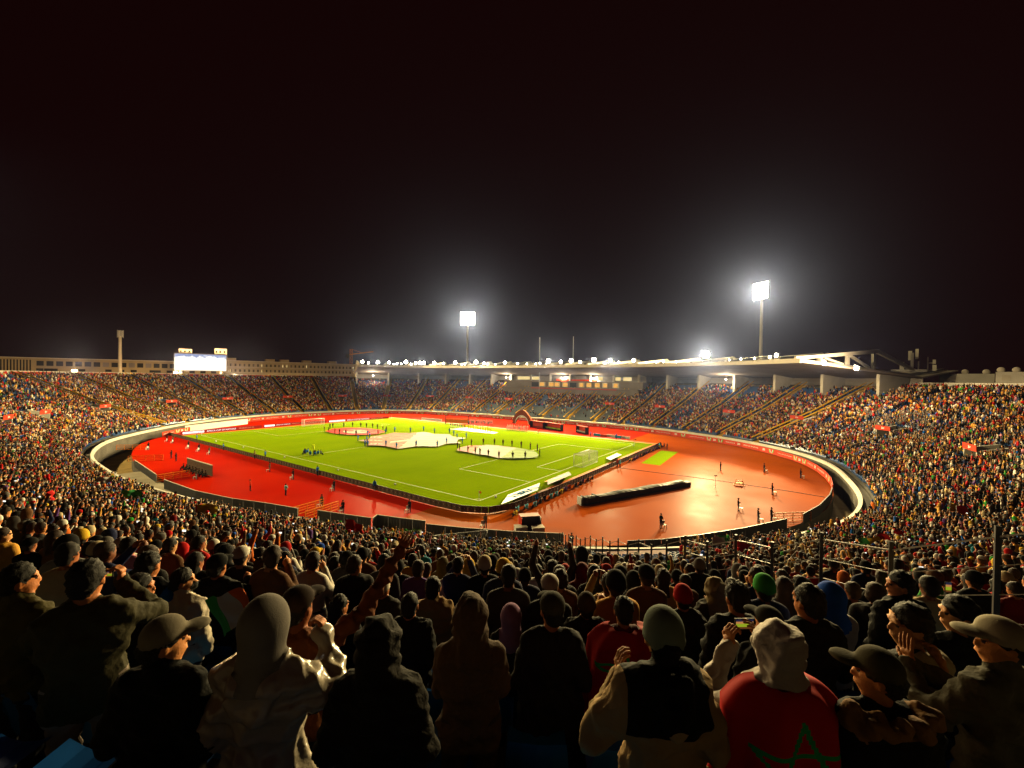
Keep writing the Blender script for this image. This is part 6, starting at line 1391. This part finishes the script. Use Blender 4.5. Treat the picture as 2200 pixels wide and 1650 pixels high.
P = at_z(875, 1153, 0); root = empty('planter', P, YAW+.15); tag(root, 'white planter tray with bright green grass behind the corrugated fence', 'planter'); b = MB(); b.box((0, 0, .2), (3.0, 1.7, .4)); b.build('tray', M['white_paint'], root)
b = MB(); q = random.Random(2)
for k in range(900):
    x, y = q.uniform(-1.4, 1.4), q.uniform(-.75, .75); a_ = q.uniform(0, 3.14); w = .03; hq = q.uniform(.12, .3); dx, dy = w*math.cos(a_), w*math.sin(a_); b.poly([(x-dx, y-dy, .4), (x+dx, y+dy, .4), (x+q.uniform(-.08, .08), y+q.uniform(-.08, .08), .4+hq)])
g = b.build('grass', mat('planter_grass', (.16, .34, .02), .8, .3, 3), root); g['kind'] = 'stuff'
A, B_ = at_z(909, 1160, 0), at_z(1046, 1169, 0); root = empty('spare_goal', A); tag(root, 'spare white goal frame with net lying behind the corrugated fence', 'goal frame'); e = B_-A; bk = Vector((e.y, -e.x, 0)).normalized()*1.6
b = MB(); b.tube([Vector((0, 0, .35)), e+Vector((0, 0, 1.45))], .07, 8); b.build('crossbar', M['white_paint'], root, True); b = MB(); b.tube([e, e+Vector((0, 0, 1.45))], .07, 8); b.build('post', M['white_paint'], root, True); b = MB(); b.tube([Vector((0, 0, 0)), Vector((0, 0, .35))], .07, 8); b.build('post', M['white_paint'], root, True)
b = MB(); b.tube([bk, e+bk], .05, 8); b.tube([e, e+bk], .05, 8); b.tube([Vector((0, 0, .05)), bk], .05, 8); b.build('base_frame', M['white_paint'], root, True)
b = MB()
for k in range(31): f = k/30; b.bar(e*f+Vector((0, 0, .35+1.1*f)), e*f+bk, .016)
for k in range(7): f = k/6; b.bar(Vector((0, 0, .35))*(1-f)+bk*f, (e+Vector((0, 0, 1.45)))*(1-f)+(e+bk)*f, .016)
b.build('net', M['net'], root)
# canopy over the tunnel at the foot of the near stand
root = empty('tunnel_canopy', at_z(1370, 1215, .9)); tag(root, 'pale pink flat canopy with wire cage sides at the foot of the near stand', 'canopy'); o_ = root.location
C4 = [at_z(1282, 1186, 2.7), at_z(1430, 1181, 2.7), at_z(1446, 1196, 2.55), at_z(1330, 1201, 2.55)]; b = MB(); b.hexa([q-o_-Vector((0, 0, .12)) for q in C4[::-1]]+[q-o_ for q in C4[::-1]]); b.build('roof', M['pink_roof'], root)
for f in np.linspace(0, 1, 6): b = MB(); p = C4[3]*(1-f)+C4[2]*f-o_; b.bar(p-Vector((0, 0, 2.0)), p-Vector((0, 0, .12)), .08); b.build('post', M['dark_metal'], root)
b = MB()
for k in range(40): f = k/39; p = C4[3]*(1-f)+C4[2]*f-o_; b.bar(p-Vector((0, 0, 2.0)), p-Vector((0, 0, .12)), .012)
for z in np.linspace(.3, 1.9, 9): b.bar(C4[3]-o_-Vector((0, 0, z)), C4[2]-o_-Vector((0, 0, z)), .012)
b.build('wire_mesh', M['steel'], root); b = MB(); p, q = C4[3]-o_-Vector((0, 0, 1.7)), C4[2]-o_-Vector((0, 0, 1.7)); b.bar(p, q, .12, .8); b.build('parapet', M['white_wall'], root)
for x, y, lab in ((1339, 1197, 'security guard in black before the pink canopy, left one'), (1362, 1203, 'security guard in black cap before the pink canopy, facing left'), (1409, 1208, 'security guard in black raising a phone before the pink canopy'), (1447, 1194, 'security guard in black at the right end of the pink canopy'), (1190, 1190, 'security guard in black left of the fence opening')):
    P = at_z(x, y, 2.75); P.z -= 1.66; person_at(P, YAW+R_.uniform(-.5, .5), 3, lin(14, 14, 16), lab, None, lin(16, 16, 20), lin(12, 12, 12), mesh=ARMF)
M['dull_steel'] = mat('dull_steel', (.3, .28, .25), .5, .2, 5, metal=.4)
# wire fence with posts running down the stand on the right
root = empty('wire_fence', (LF0[0], LF0[1], terrace_at((LF0[0], LF0[1])))); tag(root, 'tall dark wire fence with pale rails running down the stand on the right', 'fence'); o_ = root.location; tops = []
for k in range(-2, 24):
    x, y = LF0+LFD*1.26*k; z = terrace_at((x, y)); top = z+2.45; tops.append(Vector((x, y, top))); b = MB(); b.box(Vector((x, y, (z+top)/2))-o_, (.052, .052, top-z+.1)); b.build('post', M['dark_metal'], root)
for h in (.08, .42, .76, 1.1, 1.45, 1.8, 2.15):
    b = MB()
    for k in range(len(tops)-1): b.bar(tops[k]-o_-Vector((0, 0, h)), tops[k+1]-o_-Vector((0, 0, h)), .011 if h > .1 else .02)
    b.build('rail', M['dull_steel'], root)
# hurdle, sign stand and other small things on the end zone
P = at_z(1588, 1043, 0); root = empty('orange_trolley', P, .4); tag(root, 'small orange frame trolley on the right end zone', 'trolley'); b = MB()
for sx in (-.8, .8): b.bar((sx, 0, 0), (sx*.5, 0, 1.1), .1); b.bar((sx, -.4, .1), (sx, .4, .1), .1)
b.bar((-.6, 0, .7), (.6, 0, .7), .12); b.build('frame', M['orange'], root); b = MB(); b.box((0, 0, .35), (1.2, .6, .2)); b.build('tray', M['yellow'], root)
P = at_z(1537, 1047, 0); root = empty('sign_stand', P, YAW); tag(root, 'thin stand with small plate in the glare of the end zone', 'stand'); b = MB(); b.tube([(0, 0, 0), (0, 0, 1.9)], .03, 6); b.build('pole', M['dark_metal'], root); b = MB(); b.box((0, 0, 1.95), (.5, .05, .16)); b.build('plate', M['dark'], root); b = MB(); b.box((0, 0, .02), (.5, .4, .04)); b.build('base', M['cream'], root)
# ------------------------------------------------------------------ damp night air lit by the floodlights
b = MB(); b.box((0, 60, 46), (1000, 1000, 102.0))
hz = b.build('haze', []) ; hz.data.materials.clear()
m = bpy.data.materials.new('damp_air'); m.use_nodes = True; nt = m.node_tree
for n in list(nt.nodes):
    if n.type == 'BSDF_PRINCIPLED': nt.nodes.remove(n)
pv = nt.nodes.new('ShaderNodeVolumePrincipled'); pv.inputs['Color'].default_value = (.34, .45, 1.0, 1); pv.inputs['Density'].default_value = .00007; pv.inputs['Anisotropy'].default_value = .9
nt.links.new(pv.outputs[0], nt.nodes['Material Output'].inputs['Volume'])
hz.data.materials.append(m); tag(hz, kind='stuff')
